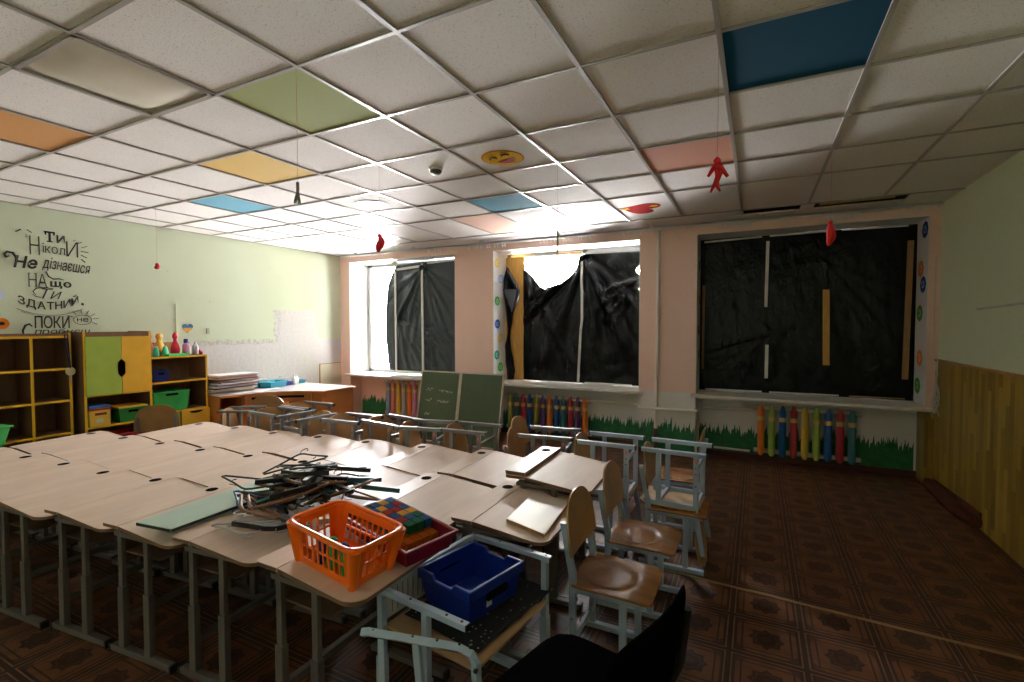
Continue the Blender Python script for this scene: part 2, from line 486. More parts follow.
# ------------------------------------------------------------------ mesh builder
class MB:
    def __init__(s):
        s.v, s.f, s.m = [], [], []

    def add(s, vs, fs, mi=0, T=None):
        k = len(s.v)
        s.v += [tuple(T @ Vector(p)) if T else tuple(p) for p in vs]
        for f in fs:
            s.f.append(tuple(i + k for i in f))
            s.m.append(mi)
        return s

    def box(s, c, d, mi=0, T=None, r=0):
        x, y, z = d[0] / 2, d[1] / 2, d[2] / 2
        R = Matrix.Translation(c) @ Matrix.Rotation(r, 4, 'Z')
        if T:
            R = T @ R
        vs = [(i * x, j * y, k * z) for k in (-1, 1) for j in (-1, 1) for i in (-1, 1)]
        return s.add(vs, [(0, 2, 3, 1), (4, 5, 7, 6), (0, 1, 5, 4), (2, 6, 7, 3), (0, 4, 6, 2), (1, 3, 7, 5)], mi, R)

    def bb(s, x0, x1, y0, y1, z0, z1, mi=0, T=None):
        return s.box(((x0 + x1) / 2, (y0 + y1) / 2, (z0 + z1) / 2), (x1 - x0, y1 - y0, z1 - z0), mi, T)

    def prism(s, poly, axis, a, b, mi=0, T=None, mi_side=None):
        """extrude polygon; axis 'x': poly in (y,z); 'y': poly in (x,z); 'z': poly in (x,y)"""
        n = len(poly)

        def P(p, t):
            return {'x': (t, p[0], p[1]), 'y': (p[0], t, p[1]), 'z': (p[0], p[1], t)}[axis]
        vs = [P(p, a) for p in poly] + [P(p, b) for p in poly]
        k = len(s.v)
        s.add(vs, [tuple(range(n - 1, -1, -1)), tuple(range(n, 2 * n))], mi, T)
        ms = mi if mi_side is None else mi_side
        for i in range(n):
            j = (i + 1) % n
            s.f.append((k + i, k + j, k + n + j, k + n + i))
            s.m.append(ms)
        return s

    def tube(s, pts, r, n=8, mi=0, T=None, closed=False):
        pts = [Vector(p) for p in pts]
        L = len(pts)
        rs = r if isinstance(r, (list, tuple)) else [r] * L
        vs, fs = [], []
        prev = None
        for i, p in enumerate(pts):
            if closed:
                d = pts[(i + 1) % L] - pts[i - 1]
            else:
                d = pts[min(i + 1, L - 1)] - pts[max(i - 1, 0)]
            d.normalize()
            if prev is None:
                u = d.orthogonal().normalized()
            else:
                u = (prev - d * prev.dot(d))
                u = u.normalized() if u.length > 1e-6 else d.orthogonal().normalized()
            prev = u
            w_ = d.cross(u)
            for k in range(n):
                a = 2 * pi * k / n + (pi / 4 if n == 4 else 0)
                vs.append(p + (u * cos(a) + w_ * sin(a)) * rs[i])
        for i in range(L if closed else L - 1):
            j = (i + 1) % L
            for k in range(n):
                l = (k + 1) % n
                fs.append((i * n + k, i * n + l, j * n + l, j * n + k))
        if not closed:
            fs.append(tuple(range(n - 1, -1, -1)))
            fs.append(tuple((L - 1) * n + k for k in range(n)))
        return s.add(vs, fs, mi, T)

    def bar(s, p0, p1, w_, h, mi=0, T=None):
        """rectangular tube from p0 to p1, h measured towards z (or x for a vertical bar)"""
        p0, p1 = Vector(p0), Vector(p1)
        d = p1 - p0
        L = d.length
        d.normalize()
        ref = Vector((0, 0, 1)) if abs(d.z) < .9 else Vector((1, 0, 0))
        sd = d.cross(ref).normalized()
        u = sd.cross(d).normalized()
        R = Matrix(((d.x, sd.x, u.x, 0), (d.y, sd.y, u.y, 0), (d.z, sd.z, u.z, 0), (0, 0, 0, 1)))
        A = Matrix.Translation((p0 + p1) / 2) @ R
        if T:
            A = T @ A
        return s.box((0, 0, 0), (L, w_, h), mi, A)

    def lathe(s, prof, c=(0, 0, 0), n=16, mi=0, T=None):
        vs, fs = [], []
        for r, z in prof:
            for k in range(n):
                a = 2 * pi * k / n
                vs.append((c[0] + r * cos(a), c[1] + r * sin(a), c[2] + z))
        for i in range(len(prof) - 1):
            for k in range(n):
                l = (k + 1) % n
                fs.append((i * n + k, i * n + l, (i + 1) * n + l, (i + 1) * n + k))
        fs.append(tuple(range(n - 1, -1, -1)))
        fs.append(tuple((len(prof) - 1) * n + k for k in range(n)))
        return s.add(vs, fs, mi, T)

    def build(s, name, mats, parent=None, smooth=False, bevel=0, loc=None, seg=2):
        me = bpy.data.meshes.new(name)
        me.from_pydata(s.v, [], s.f)
        if not isinstance(mats, (list, tuple)):
            mats = [mats]
        for m_ in mats:
            me.materials.append(M[m_] if isinstance(m_, str) else m_)
        me.polygons.foreach_set('material_index', s.m)
        bm = bmesh.new()
        bm.from_mesh(me)
        bmesh.ops.recalc_face_normals(bm, faces=bm.faces)
        if bevel:
            es = [e for e in bm.edges if len(e.link_faces) == 2 and e.calc_face_angle(0) > 0.6]
            bmesh.ops.bevel(bm, geom=es, offset=bevel, segments=seg, profile=.5, affect='EDGES', clamp_overlap=True)
        bm.to_mesh(me)
        bm.free()
        if smooth:
            me.polygons.foreach_set('use_smooth', [True] * len(me.polygons))
            try:
                me.set_sharp_from_angle(angle=rad(40))
            except Exception:
                pass
        o = bpy.data.objects.new(name, me)
        COL.objects.link(o)
        if parent:
            o.parent = parent
        if loc is not None:
            o.location = loc
        return o


def tag(o, label, cat=None, group=None, kind=None):
    if label:
        o['label'] = label
    if cat:
        o['category'] = cat
    if group:
        o['group'] = group
    if kind:
        o['kind'] = kind
    return o


def struct(o, label=None):
    o['kind'] = 'structure'
    if label:
        o['label'] = label
    return o


def thing(name, label, cat, loc=(0, 0, 0), rz=0, group=None):
    o = bpy.data.objects.new(name, None)
    o.empty_display_size = .1
    COL.objects.link(o)
    o.location = loc
    o.rotation_euler = (0, 0, rz)
    return tag(o, label, cat, group)


def copy_tree(o, parent=None):
    c = o.copy()
    COL.objects.link(c)
    c.parent = parent
    for ch in list(o.children):
        copy_tree(ch, c)
    return c


def rounded(x0, x1, y0, y1, rads, seg=6):
    """rounded rectangle, corner radii in order (x0,y0) (x1,y0) (x1,y1) (x0,y1)"""
    pts = []
    cs = [(x0, y0, pi), (x1, y0, 1.5 * pi), (x1, y1, 0), (x0, y1, .5 * pi)]
    for (x, y, a0), r in zip(cs, rads):
        if r <= 0:
            pts.append((x, y))
            continue
        cx = x + r if x == x0 else x - r
        cy = y + r if y == y0 else y - r
        for k in range(seg + 1):
            a = a0 + (pi / 2) * k / seg
            pts.append((cx + r * cos(a), cy + r * sin(a)))
    return pts


# =================================================================== ROOM
def build_room():
    b = MB()
    b.bb(XL - .1, XR + .1, YB - .1, YN + .3, -.12, 0)
    struct(b.build('floor', 'floor'), 'brown linoleum floor printed with squares and star medallions')
    # thin seam strip across the floor
    b = MB()
    b.bar((.2, 2.325, .002), (2.975, 2.150, .002), .022, .004)
    struct(b.build('trim_1', 'seam'), 'tan seam strip across the brown linoleum')
    # side and back walls
    b = MB()
    b.bb(XL - .12, XL, YB - .1, YW + .5, 0, HC + .35)
    struct(b.build('wall_left', 'wall_green'), 'pale green wall with a patch of bare grey plaster')
    b = MB()
    b.bb(XR, XR + .12, YB - .1, YW + .5, 0, HC + .35)
    struct(b.build('wall_right', 'wall_green_right'), 'pale green wall above the wood panelling')
    b = MB()
    b.bb(XL, XR, YB - .12, YB, 0, HC + .35)
    struct(b.build('wall_back', 'wall_green_right'), 'pale green wall behind the camera')
    # wood wainscot on the right wall
    b = MB()
    b.bb(XR - .018, XR, YB, YW - .002, 0, 1.262)
    b.bb(2.884, XR - .018, YW - .014, YW, 0, .752)
    b.bb(2.884, 2.89, YW, YN, 0, .752)
    struct(b.build('trim_2', 'panel'), 'yellow brown wood strip panelling on the lower right wall')
    b = MB()
    b.bb(XR - .03, XR, YB, YW - .002, 1.262, 1.282)
    struct(b.build('trim_3', 'slat_wood', bevel=.003), 'narrow rail on top of the wood panelling')
    # window wall: piers, lintel, niches
    b = MB()
    xs = [XL] + [e for w_ in WIN for e in w_] + [XR]
    for i in range(0, 8, 2):
        b.bb(xs[i], xs[i + 1], YW, YN + .25, SILL, HC)
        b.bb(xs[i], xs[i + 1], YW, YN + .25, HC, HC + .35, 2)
        b.bb(xs[i], xs[i + 1], YW, YN + .25, 0, SILL, 0 if i == 0 else 1)
    for x0, x1 in WIN:
        b.bb(x0, x1, YW, YN + .25, WTOP, HC)
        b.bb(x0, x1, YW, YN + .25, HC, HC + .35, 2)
        b.bb(x0, x1, YN, YN + .25, 0, SILL - .03, 0 if x0 < -4 else 1)
    struct(b.build('wall_window', ['wall_pink', 'wall_white', 'void_shade']), 'window wall with salmon pink piers over an off-white base')
    # white reveals lining the openings
    b = MB()
    for x0, x1 in WIN:
        b.bb(x0, x0 + .004, YW, YF + .08, SILL, WTOP)
        b.bb(x1 - .004, x1, YW, YF + .08, SILL, WTOP)
        b.bb(x0, x1, YW, YF + .08, WTOP - .004, WTOP)
    struct(b.build('trim_4', 'reveal'), 'white plastered window reveals')
    for i, (x0, x1) in enumerate(WIN):
        b = MB()
        b.bb(x0 - .05, x1 + .03, YW - .085, YN + .25, SILL - .038, SILL)
        struct(b.build('sill_%d' % (i + 1), 'sill', bevel=.006),
               ['white window sill behind the chalkboard', 'white window sill above the middle radiator', 'white window sill above the right radiator'][i])
    # windows with frames and panes
    for i, (x0, x1) in enumerate(WIN):
        y = YF + .08
        fr = MB()
        t = .06
        z0, z1 = SILL, WTOP
        fr.bb(x0, x0 + t, y, y + .06, z0, z1)
        fr.bb(x1 - t, x1, y, y + .06, z0, z1)
        fr.bb(x0, x1, y, y + .06, z0, z0 + t)
        fr.bb(x0, x1, y, y + .06, z1 - t, z1)
        for xm in ([x0 + .73, x0 + 1.31], [-.855], [x0 + .76, x0 + 1.4])[i]:
            fr.bb(xm - .035, xm + .035, y, y + .06, z0, z1)
        o = struct(fr.build('window_%d' % (i + 1), 'pvc', bevel=.006),
                   ['window with its left third open to the bright daylight', 'window with daylight showing above sagging black film',
                    'window wholly blacked out with plastic film'][i])
        g = MB()
        g.bb(x0 + t, x1 - t, y + .025, y + .031, z0 + t, z1 - t)
        g.build('glass', 'glass', o)
    # skirting along the window wall
    b = MB()
    for i in range(0, 8, 2):
        b.bb(xs[i], xs[i + 1] if i < 6 else 2.94, YW - .016, YW, 0, .07)
    for x0, x1 in WIN:
        b.bb(x0, x1, YN - .016, YN, 0, .07)
    struct(b.build('baseboard_window', 'skirt', bevel=.003), 'dark red brown skirting below the windows')


build_room()

# ------------------------------------------------------------------ ceiling
COLS = list(range(-9, 6))
ROWS = [-4, -3, -2, -1, 0, 1, 2, 3, 4, 5, 6, 7.78]
TILE_CELLS = {}


def cellbox(a, r):
    """x0,x1,y0,y1 of the tile right of column line a and beyond row line r"""
    i = ROWS.index(r)
    x0 = max(gx(a), XL)
    x1 = min(gx(a + 1), XR)
    return x0, x1, ROWS[i] * .6, ROWS[i + 1] * .6


def build_ceiling():
    special = {(2, 2): ('tile_deep_blue', (0.003, 0.078, 0.165), 'deep blue ceiling tile', 'deep blue square ceiling tile at the top of the photo'),
               (1, 4): ('tile_salmon', (0.66, 0.30, 0.20), 'salmon', 'salmon pink ceiling tile beside the hanging red cloth figure'),
               (-2, 1): ('tile_olive', (0.36, 0.40, 0.14), 'olive', 'olive green ceiling tile beside the hanging straw tassel'),
               (-4, 2): ('tile_yellow', (0.70, 0.46, 0.12), 'yellow', 'mustard yellow ceiling tile left of the straw tassel'),
               (-6, 3): ('tile_sky_blue', (0.13, 0.36, 0.48), 'blue', 'sky blue ceiling tile nearest the green lettered wall'),
               (-2, 5): ('tile_steel_blue', (0.07, 0.28, 0.42), 'blue', 'steel blue ceiling tile in front of the middle window'),
               (-5, 0): ('tile_orange', (0.62, 0.30, 0.11), 'orange', 'orange ceiling tile at the left edge of the photo'),
               (-3, 6): ('tile_peach', (0.68, 0.42, 0.33), 'peach', 'peach ceiling tile above the pink pier by the first window')}
    b = MB()
    xs = [XL] + [gx(a) for a in range(-8, 5)] + [XR]
    for j in range(len(ROWS) - 1):
        for i in range(len(xs) - 1):
            a = i - 9
            if (a, ROWS[j]) in special:
                continue
            if (a, ROWS[j]) == (-3, 0):
                continue
            b.bb(xs[i], xs[i + 1], ROWS[j] * .6, ROWS[j + 1] * .6, HC, HC + .015)
    b.bb(XL, XR, YB - .05, ROWS[0] * .6, HC, HC + .015)
    # narrow cut strip by the window wall, with gaps near the right corner
    y0, y1 = ROWS[-1] * .6, YW + .02
    for x0, x1, d in ((XL, 1.21, 0), (1.74, 1.86, .03), (2.62, XR, .0)):
        b.bb(x0, x1, y0 + d, y1, HC, HC + .015)
    for x0, x1 in ((1.21, 1.74), (1.86, 2.62)):
        b.bb(x0, x1, y0 + .30, y1, HC, HC + .015)
    struct(b.build('ceiling', 'tile'), 'suspended ceiling of off-white speckled tiles')
    b = MB()
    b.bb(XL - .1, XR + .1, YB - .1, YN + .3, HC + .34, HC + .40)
    struct(b.build('ceiling_slab', 'void_shade'), 'slab above the suspended ceiling, coloured dark for the shade of the void')
    # T-bars
    b = MB()
    for a in range(-8, 5):
        b.bb(gx(a) - .0105, gx(a) + .0105, YB, ROWS[-1] * .6, HC - .009, HC)
    for r in ROWS:
        b.bb(XL, XR, r * .6 - .0095, r * .6 + .0095, HC - .0085, HC - .0005)
    b.bb(XL, XL + .022, YB, YW, HC - .008, HC)
    struct(b.build('trim_5', 'grid'), 'painted metal grid bars of the suspended ceiling')
    for (a, r), (mn, col, _, lab) in special.items():
        x0, x1, y0, y1 = cellbox(a, r)
        M[mn] = make_color_tile('speckled_' + mn, col)
        t = MB()
        t.bb(x0 + .004, x1 - .004, y0 + .004, y1 - .004, HC - .001, HC + .014)
        tag(t.build('ceiling_tile', mn), lab, 'ceiling tile', 'coloured ceiling tiles')
    # square smooth light panel (off)
    x0, x1, y0, y1 = cellbox(-3, 0)
    t = thing('ceiling_light_panel', 'smooth square cream ceiling light panel, switched off', 'ceiling light', ((x0 + x1) / 2, (y0 + y1) / 2, HC))
    dx, dy = (x1 - x0) / 2 - .004, (y1 - y0) / 2 - .004
    f = MB()
    for sx in (-1, 1):
        f.bb(min(sx * dx, sx * (dx - .02)), max(sx * dx, sx * (dx - .02)), -dy, dy, -.012, .012)
        f.bb(-dx, dx, min(sx * dy, sx * (dy - .02)), max(sx * dy, sx * (dy - .02)), -.012, .012)
    f.build('light_frame', 'grid', t)
    M['diffuser'] = mat('cream_diffuser', (0.66, 0.60, 0.50), .35, var=.04)
    d = MB()
    n = 8
    vs, fs = [], []
    for i in range(n + 1):
        for j in range(n + 1):
            u, v = i / n * 2 - 1, j / n * 2 - 1
            vs.append((u * (dx - .02), v * (dy - .02), .004 - .022 * (1 - u ** 4) * (1 - v ** 4)))
    for i in range(n):
        for j in range(n):
            k = i * (n + 1) + j
            fs.append((k, k + 1, k + n + 2, k + n + 1))
    d.add(vs, fs)
    d.build('diffuser', 'diffuser', t, smooth=True)
    # round lamp near the first window (lit)
    t = thing('ceiling_lamp', 'round white ceiling lamp glowing near the first window', 'ceiling light', (-2.085, 2.72, HC))
    r_ = MB()
    r_.lathe([(.162, .004), (.164, -.004), (.156, -.008), (.148, -.008), (.148, .002)], n=36)
    r_.build('lamp_ring', 'white', t, smooth=True)
    m_, bs, N = new_mat('lamp_diffuser', .4)
    bs.inputs['Base Color'].default_value = (.9, .9, .9, 1)
    bs.inputs['Emission Color'].default_value = (1, .98, .96, 1)
    bs.inputs['Emission Strength'].default_value = 9.0
    q = MB()
    q.lathe([(.150, -.006), (.13, -.011), (.09, -.013), (.02, -.014)], n=36)
    q.build('lamp_diffuser', m_, t, smooth=True)
    # smoke detector
    t = thing('smoke_detector', 'small round smoke detector on the white ceiling', 'smoke detector', (-.868, 2.11, HC))
    q = MB()
    q.lathe([(.055, 0), (.055, -.014), (.050, -.018)], n=24)
    q.build('detector_base', 'white', t, smooth=True)
    M['detgrey'] = mat('grey_detector_plastic', (.11, .10, .09), .4)
    q = MB()
    q.lathe([(.047, -.016), (.045, -.030), (.034, -.044), (.016, -.048)], n=24)
    q.build('detector_head', 'detgrey', t, smooth=True)


build_ceiling()


def disc(b, cx, cy, rx, ry, z0, z1, mi=0, n=32, rot=0, T=None):
    poly = []
    for k in range(n):
        a = 2 * pi * k / n
        x, y = rx * cos(a), ry * sin(a)
        poly.append((cx + x * cos(rot) - y * sin(rot), cy + x * sin(rot) + y * cos(rot)))
    return b.prism(poly, 'z', z0, z1, mi, T)


def ceiling_stickers():
    # plain round smiling sticker face
    t = thing('face_sticker', 'round yellow smiling face sticker on a ceiling tile', 'sticker', (-.30, 2.135, HC - .002), rad(18))
    T = Matrix.Rotation(pi, 4, 'X')
    b = MB()
    disc(b, 0, 0, .155, .155, 0, .002)
    b.build('face_rim', solid('sticker_rim_orange', (.62, .17, .02), .8), t)
    b = MB()
    disc(b, 0, 0, .145, .145, -.0012, 0)
    b.build('face', solid('sticker_yellow', (.72, .42, .015), .8), t)
    b = MB()
    poly = [(.075 * cos(a), -.03 + .075 * sin(a)) for a in [pi + pi * k / 12 for k in range(13)]]
    T2 = Matrix.Rotation(rad(150), 4, 'Z')
    b.prism(poly, 'z', -.003, -.0012, 0, T2)
    b.build('mouth', solid('sticker_mouth_red', (.24, .01, .015)), t)
    for sx in (-1, 1):
        b = MB()
        b.tube([(.055 * sx + .03 * cos(a), .035 + .03 * sin(a), -.003) for a in [pi * k / 8 for k in range(9)]], .006, 5, 0, T2)
        b.build('eye', 'ink', t)
    # red heart sticker with two yellow stars
    t = thing('heart_sticker', 'red heart sticker with two yellow stars on a ceiling tile', 'sticker', (.262, 4.13, HC - .002), rad(-62))
    b = MB()
    poly = []
    for k in range(40):
        a = 2 * pi * k / 40
        poly.append((.0142 * 16 * sin(a) ** 3, .0142 * (13 * cos(a) - 5 * cos(2 * a) - 2 * cos(3 * a) - cos(4 * a))))
    b.prism(poly, 'z', 0, .002)
    b.build('heart', solid('sticker_red', (.40, .025, .025), .8), t)
    for (cx, cy, r) in ((-.02, -.155, .062), (.13, .10, .055)):
        b = MB()
        st = []
        for k in range(10):
            a = pi / 2 + k * pi / 5
            rr = r if k % 2 == 0 else r * .5
            st.append((cx + rr * cos(a), cy + rr * sin(a)))
        b.prism(st, 'z', -.0015, 0)
        b.build('star', 'sticker_yellow', t)
    b = MB()
    disc(b, 0, 0, .05, .05, 0, .002)
    tag(b.build('dot_sticker', solid('sticker_orange_dot', (.8, .22, .03)), loc=(-1.86, -.21, HC - .013)), 'small orange dot stuck to the ceiling at the left edge', 'sticker')


ceiling_stickers()


# hanging decorations
def thread(parent, z0, z1, r=.0008, m_='string'):
    b = MB()
    b.tube([(0, 0, z0), (0.002, 0, (z0 + z1) / 2), (0, 0, z1)], r, 5)
    return b.build('thread', m_, parent)


def cloth_figure(loc, zt, zb, label, wd=.045, forked=True):
    t = thing('cloth_figure', label, 'hanging decoration', (loc[0], loc[1], zt), RND.uniform(-1, 1), 'red cloth figures hanging from the ceiling')
    thread(t, 0, HC - zt - .006)
    L = zt - zb
    b = MB()
    b.lathe([(.004, 0), (.014, -.010), (.015, -.02), (.007, -.032)], n=10)
    b.build('head', 'redcloth', t, smooth=True)
    b = MB()
    n = 9
    for s_ in ((-1, 1) if forked else (0,)):
        pts, rs = [], []
        for i in range(n):
            u = i / (n - 1)
            pts.append((s_ * .016 * u + .012 * sin(u * 5 + s_), .006 * sin(u * 7), -.028 - (L - .03) * u))
            rs.append(wd * (.25 + .75 * sin(pi * min(1, u * .9 + .08))) * (.55 if forked else 1))
        b.tube(pts, rs, 8)
    b.build('skirt', 'redcloth', t, smooth=True)
    if forked:
        b = MB()
        b.tube([(-.035, 0, -.075), (-.012, 0, -.04), (.012, 0, -.04), (.04, .006, -.085)], [.006, .011, .011, .007], 7)
        b.build('sleeves', 'redcloth', t, smooth=True)


cloth_figure((1.2, 1.2), 2.319, 2.176, 'red cloth figure with arms hanging under the salmon ceiling tile', .022)
cloth_figure((-1.16, 1.8), 2.308, 2.170, 'red cloth figure hanging in front of the first window', .030, False)
cloth_figure((1.8, 3.0), 2.345, 2.168, 'red cloth figure hanging in front of the fully blacked out window', .030, False)
cloth_figure((-4.2, 1.843), 2.275, 2.215, 'tiny red cloth figure hanging before the lettered green wall', .022, False)

t = thing('straw_tassel', 'grey straw tassel hanging beside the yellow ceiling tile', 'hanging decoration', (-.575, .6, 2.291))
thread(t, 0, HC - 2.291 - .006)
b = MB()
for k in range(16):
    a = k * 2.4
    r = .010 + .012 * RND.random()
    b.tube([(0, 0, -.005), (r * .3 * cos(a), r * .3 * sin(a), -.04), (r * cos(a), r * sin(a), -.085 - .012 * RND.random())], .0022, 5)
b.tube([(0, 0, .004), (0, 0, -.035)], .007, 8)
b.build('straws', 'straw', t)

t = thing('thin_stick', 'thin dark stick hanging in front of the middle window', 'hanging decoration', (.02, 2.4, 2.333))
thread(t, 0, HC - 2.333 - .006)
b = MB()
b.tube([(0, 0, 0), (.003, 0, -.09), (.0, 0, -.185)], [.006, .008, .005], 7)
b.build('stick', 'straw', t)

t = thing('paper_star', 'cream paper star hanging at the top of the first window', 'hanging decoration', (-3.413, 4.6, 2.60), rad(20))
thread(t, 0, HC - 2.60 - .002, m_='straw')
b = MB()
st = []
for k in range(10):
    a = pi / 2 + k * pi / 5
    rr = .075 if k % 2 == 0 else .032
    st.append((rr * cos(a), -.06 + rr * sin(a)))
b.prism(st, 'y', -.003, .003)
b.build('star', solid('cream_card', (.66, .55, .42)), t)

# =================================================================== WINDOW COVERINGS
def film_mesh(x0, x1, ztop, zbot, y, nx=60, nz=70, amp=.03, seed=0, folds=(), xl=None, xr=None):
    """wrinkled hanging film; ztop/zbot functions of u in 0..1"""
    vs, fs = [], []
    for j in range(nz + 1):
        v = j / nz
        for i in range(nx + 1):
            u = i / nx
            zt, zb = ztop(u), zbot(u)
            z = zb + (zt - zb) * v
            xa = xl(v) if xl else x0
            xb = xr(v) if xr else x1
            x = xa + (xb - xa) * u
            p = Vector((x * 1.7 + seed, z * 1.3, seed * .37))
            d = noise.noise(p * 1.2) * .9 + abs(noise.noise(p * 2.7)) * .7
            for (ax, az, bx, bz, wd, am) in folds:
                # a crease line from a to b
                L = sqrt((bx - ax) ** 2 + (bz - az) ** 2)
                tx, tz = (bx - ax) / L, (bz - az) / L
                s_ = (x - ax) * tx + (z - az) * tz
                q = -(x - ax) * tz + (z - az) * tx
                if -.1 < s_ < L + .1:
                    fade = min(1, max(0, (s_ + .1) / .2)) * min(1, max(0, (L + .1 - s_) / .3))
                    wloc = wd * (1 + .8 * s_ / L)
                    d += am * fade * math.exp(-(q / wloc) ** 2) - .5 * am * fade * math.exp(-((q - 1.7 * wloc) / wloc) ** 2)
            edge = min(1, 6 * min(u, 1 - u) + .25)
            vs.append((x, y - amp * d * edge, z))
    for j in range(nz):
        for i in range(nx):
            k = j * (nx + 1) + i
            fs.append((k, k + 1, k + nx + 2, k + nx + 1))
    return MB().add(vs, fs)


def lerp_prof(pts):
    def f(u):
        for (u0, z0), (u1, z1) in zip(pts, pts[1:]):
            if u <= u1:
                return z0 + (z1 - z0) * (u - u0) / max(1e-6, u1 - u0)
        return pts[-1][1]
    return f


def thick(o, t):
    md = o.modifiers.new('thickness', 'SOLIDIFY')
    md.thickness = t
    return o


def radiate(cx, cz, n, L, a0, a1, wd=.02, am=1.0, rnd=None):
    out = []
    for k in range(n):
        a = a0 + (a1 - a0) * (k + .5 * rnd.random()) / n
        out.append((cx, cz, cx + L * cos(a) * (.7 + .5 * rnd.random()), cz + L * sin(a) * (.7 + .5 * rnd.random()), wd, am * (.6 + .6 * rnd.random())))
    return out


def slat(parent, x0, z0, x1, z1, y, wd, name, m_, th=.014):
    b = MB()
    b.bar((x0, y, z0), (x1, y, z1), th, wd) if abs(z1 - z0) < abs(x1 - x0) else b.bar((x0, y, z0), (x1, y, z1), th, wd)
    return b.build(name, m_, parent, bevel=.002)


def window_films():
    R2 = random.Random(5)
    # first window
    t = thing('blackout_film', 'dark glossy plastic film covering most of the first window', 'window film', (0, 0, 0), 0, 'plastic films nailed over the windows')
    fl = radiate(-3.65, 2.6, 8, 1.3, rad(-150), rad(-100), .025, .9, R2) + radiate(-3.65, 2.6, 7, 1.2, rad(-80), rad(-20), .025, .9, R2) + \
        radiate(-4.2, 1.7, 6, 1.2, rad(-85), rad(-30), .03, .9, R2) + radiate(-3.6, 1.6, 7, 1.0, rad(-75), rad(-10), .025, 1.0, R2)
    b = film_mesh(-4.45, -2.79, lerp_prof([(0, 2.52), (.06, 2.67), (.4, 2.69), (1, 2.67)]), lerp_prof([(0, .86), (.1, .83), (1, .83)]), YF,
                  70, 80, .022, 3.1, fl, xl=lambda v: -4.42 + .10 * (v > .9) * (v - .9) * 8 - .07 * sin(pi * min(1, v * 1.1)))
    thick(b.build('sheet', 'film_thin_glare', t, smooth=True), .004)
    for (a, c, d, e, w_) in ((-4.225, 2.55, -4.22, .85, .035), (-3.655, 2.66, -3.645, .86, .04)):
        slat(t, a, c, d, e, YF - .05, w_, 'nailed_slat', 'white_slat')
    slat(t, -4.20, 2.585, -3.70, 2.615, YF - .045, .04, 'nailed_slat', 'white_slat')
    slat(t, -3.55, 2.66, -3.0, 2.68, YF - .045, .03, 'nailed_slat', 'white_slat')
    slat(t, -4.25, .835, -3.05, .835, YF - .05, .03, 'nailed_slat', 'white_slat')
    # middle window
    t = thing('blackout_film', 'black plastic film sagging away from the top of the middle window', 'window film', (0, 0, 0), 0, 'plastic films nailed over the windows')
    top = lerp_prof([(0, 2.47), (.04, 2.42), (.16, 2.19), (.20, 2.16), (.26, 2.19), (.33, 2.22), (.45, 2.40), (.54, 2.62), (.56, 2.63), (1, 2.62)])
    fl = radiate(-.85, 2.6, 5, 1.7, rad(-150), rad(-98), .04, 1.2, R2) + radiate(-.85, 2.6, 4, 1.5, rad(-82), rad(-35), .04, 1.0, R2) + \
        radiate(-1.75, 2.4, 3, 1.5, rad(-88), rad(-55), .04, .9, R2) + radiate(-.06, 2.25, 4, .7, rad(-160), rad(-110), .03, 1.0, R2)
    b = film_mesh(-1.79, .012, top, lambda u: .80, YF - .01, 90, 90, .034, 8.4, fl, xr=lambda v: .012 - .125 * math.exp(-((v - .86) / .045) ** 2) - .09 * math.exp(-((v - .72) / .02) ** 2))
    thick(b.build('sheet', 'film', t, smooth=True), .004)
    b = MB()
    b.tube([(-.855, YF - .075, 2.60), (-.845, YF - .085, 1.70), (-.862, YF - .09, 1.55), (-.90, YF - .085, .82)], .019, 4)
    b.build('nailed_slat', 'white_slat', t)
    slat(t, -.85, 2.635, .01, 2.625, YF - .05, .022, 'nailed_slat', 'white_slat')
    slat(t, -1.25, 2.65, -.86, 2.64, YF - .045, .03, 'nailed_slat', 'slat_wood')
    slat(t, -.80, .812, -.14, .812, YF - .09, .022, 'nailed_slat', 'white_slat')
    # torn flap and plywood strip left of it
    b = MB()
    b.bb(-2.10, -1.795, YF + .02, YF + .038, SILL, 2.66)
    tag(b.build('plywood_strip', 'ply', bevel=.002), 'tall yellow plywood strip at the left of the middle window', 'plywood board')
    t = thing('torn_film_flap', 'torn black film flap hanging over the yellow plywood strip', 'window film', (0, 0, 0))
    fp = MB()
    N_ = 40
    vs, fs = [], []
    lp = lerp_prof([(0, -2.05), (.3, -2.075), (.42, -2.02), (.72, -2.08), (.85, -2.13), (1, -2.06)])
    rp = lerp_prof([(0, -1.93), (.08, -1.90), (.30, -1.97), (.42, -1.985), (.60, -1.93), (.74, -1.84), (.80, -1.83), (1, -2.03)])
    for j in range(N_ + 1):
        v = j / N_
        z = .80 + (2.50 - .80) * v
        for i in range(11):
            u = i / 10
            x = lp(v) + (rp(v) - lp(v)) * u
            dd = .03 * sin(u * 7 + v * 3) + .025 * noise.noise(Vector((u * 3, v * 9, 2)))
            vs.append((max(x, -2.10), YF - .05 - dd - (.07 * max(0, v - .7) * u), z))
    for j in range(N_):
        for i in range(10):
            k = j * 11 + i
            fs.append((k, k + 1, k + 12, k + 11))
    fp.add(vs, fs)
    thick(fp.build('sheet', 'film', t, smooth=True), .004)
    fold = MB()
    fold.add([(-2.09, YF - .12, 2.17), (-1.84, YF - .14, 2.16), (-1.92, YF - .15, 1.82), (-2.0, YF - .13, 2.0)], [(0, 1, 3), (1, 2, 3)])
    thick(fold.build('folded_corner', solid('grey_film_underside', (.03, .031, .034), .4), t), .004)
    # right window
    t = thing('blackout_film', 'black plastic film covering the whole right window', 'window film', (0, 0, 0), 0, 'plastic films nailed over the windows')
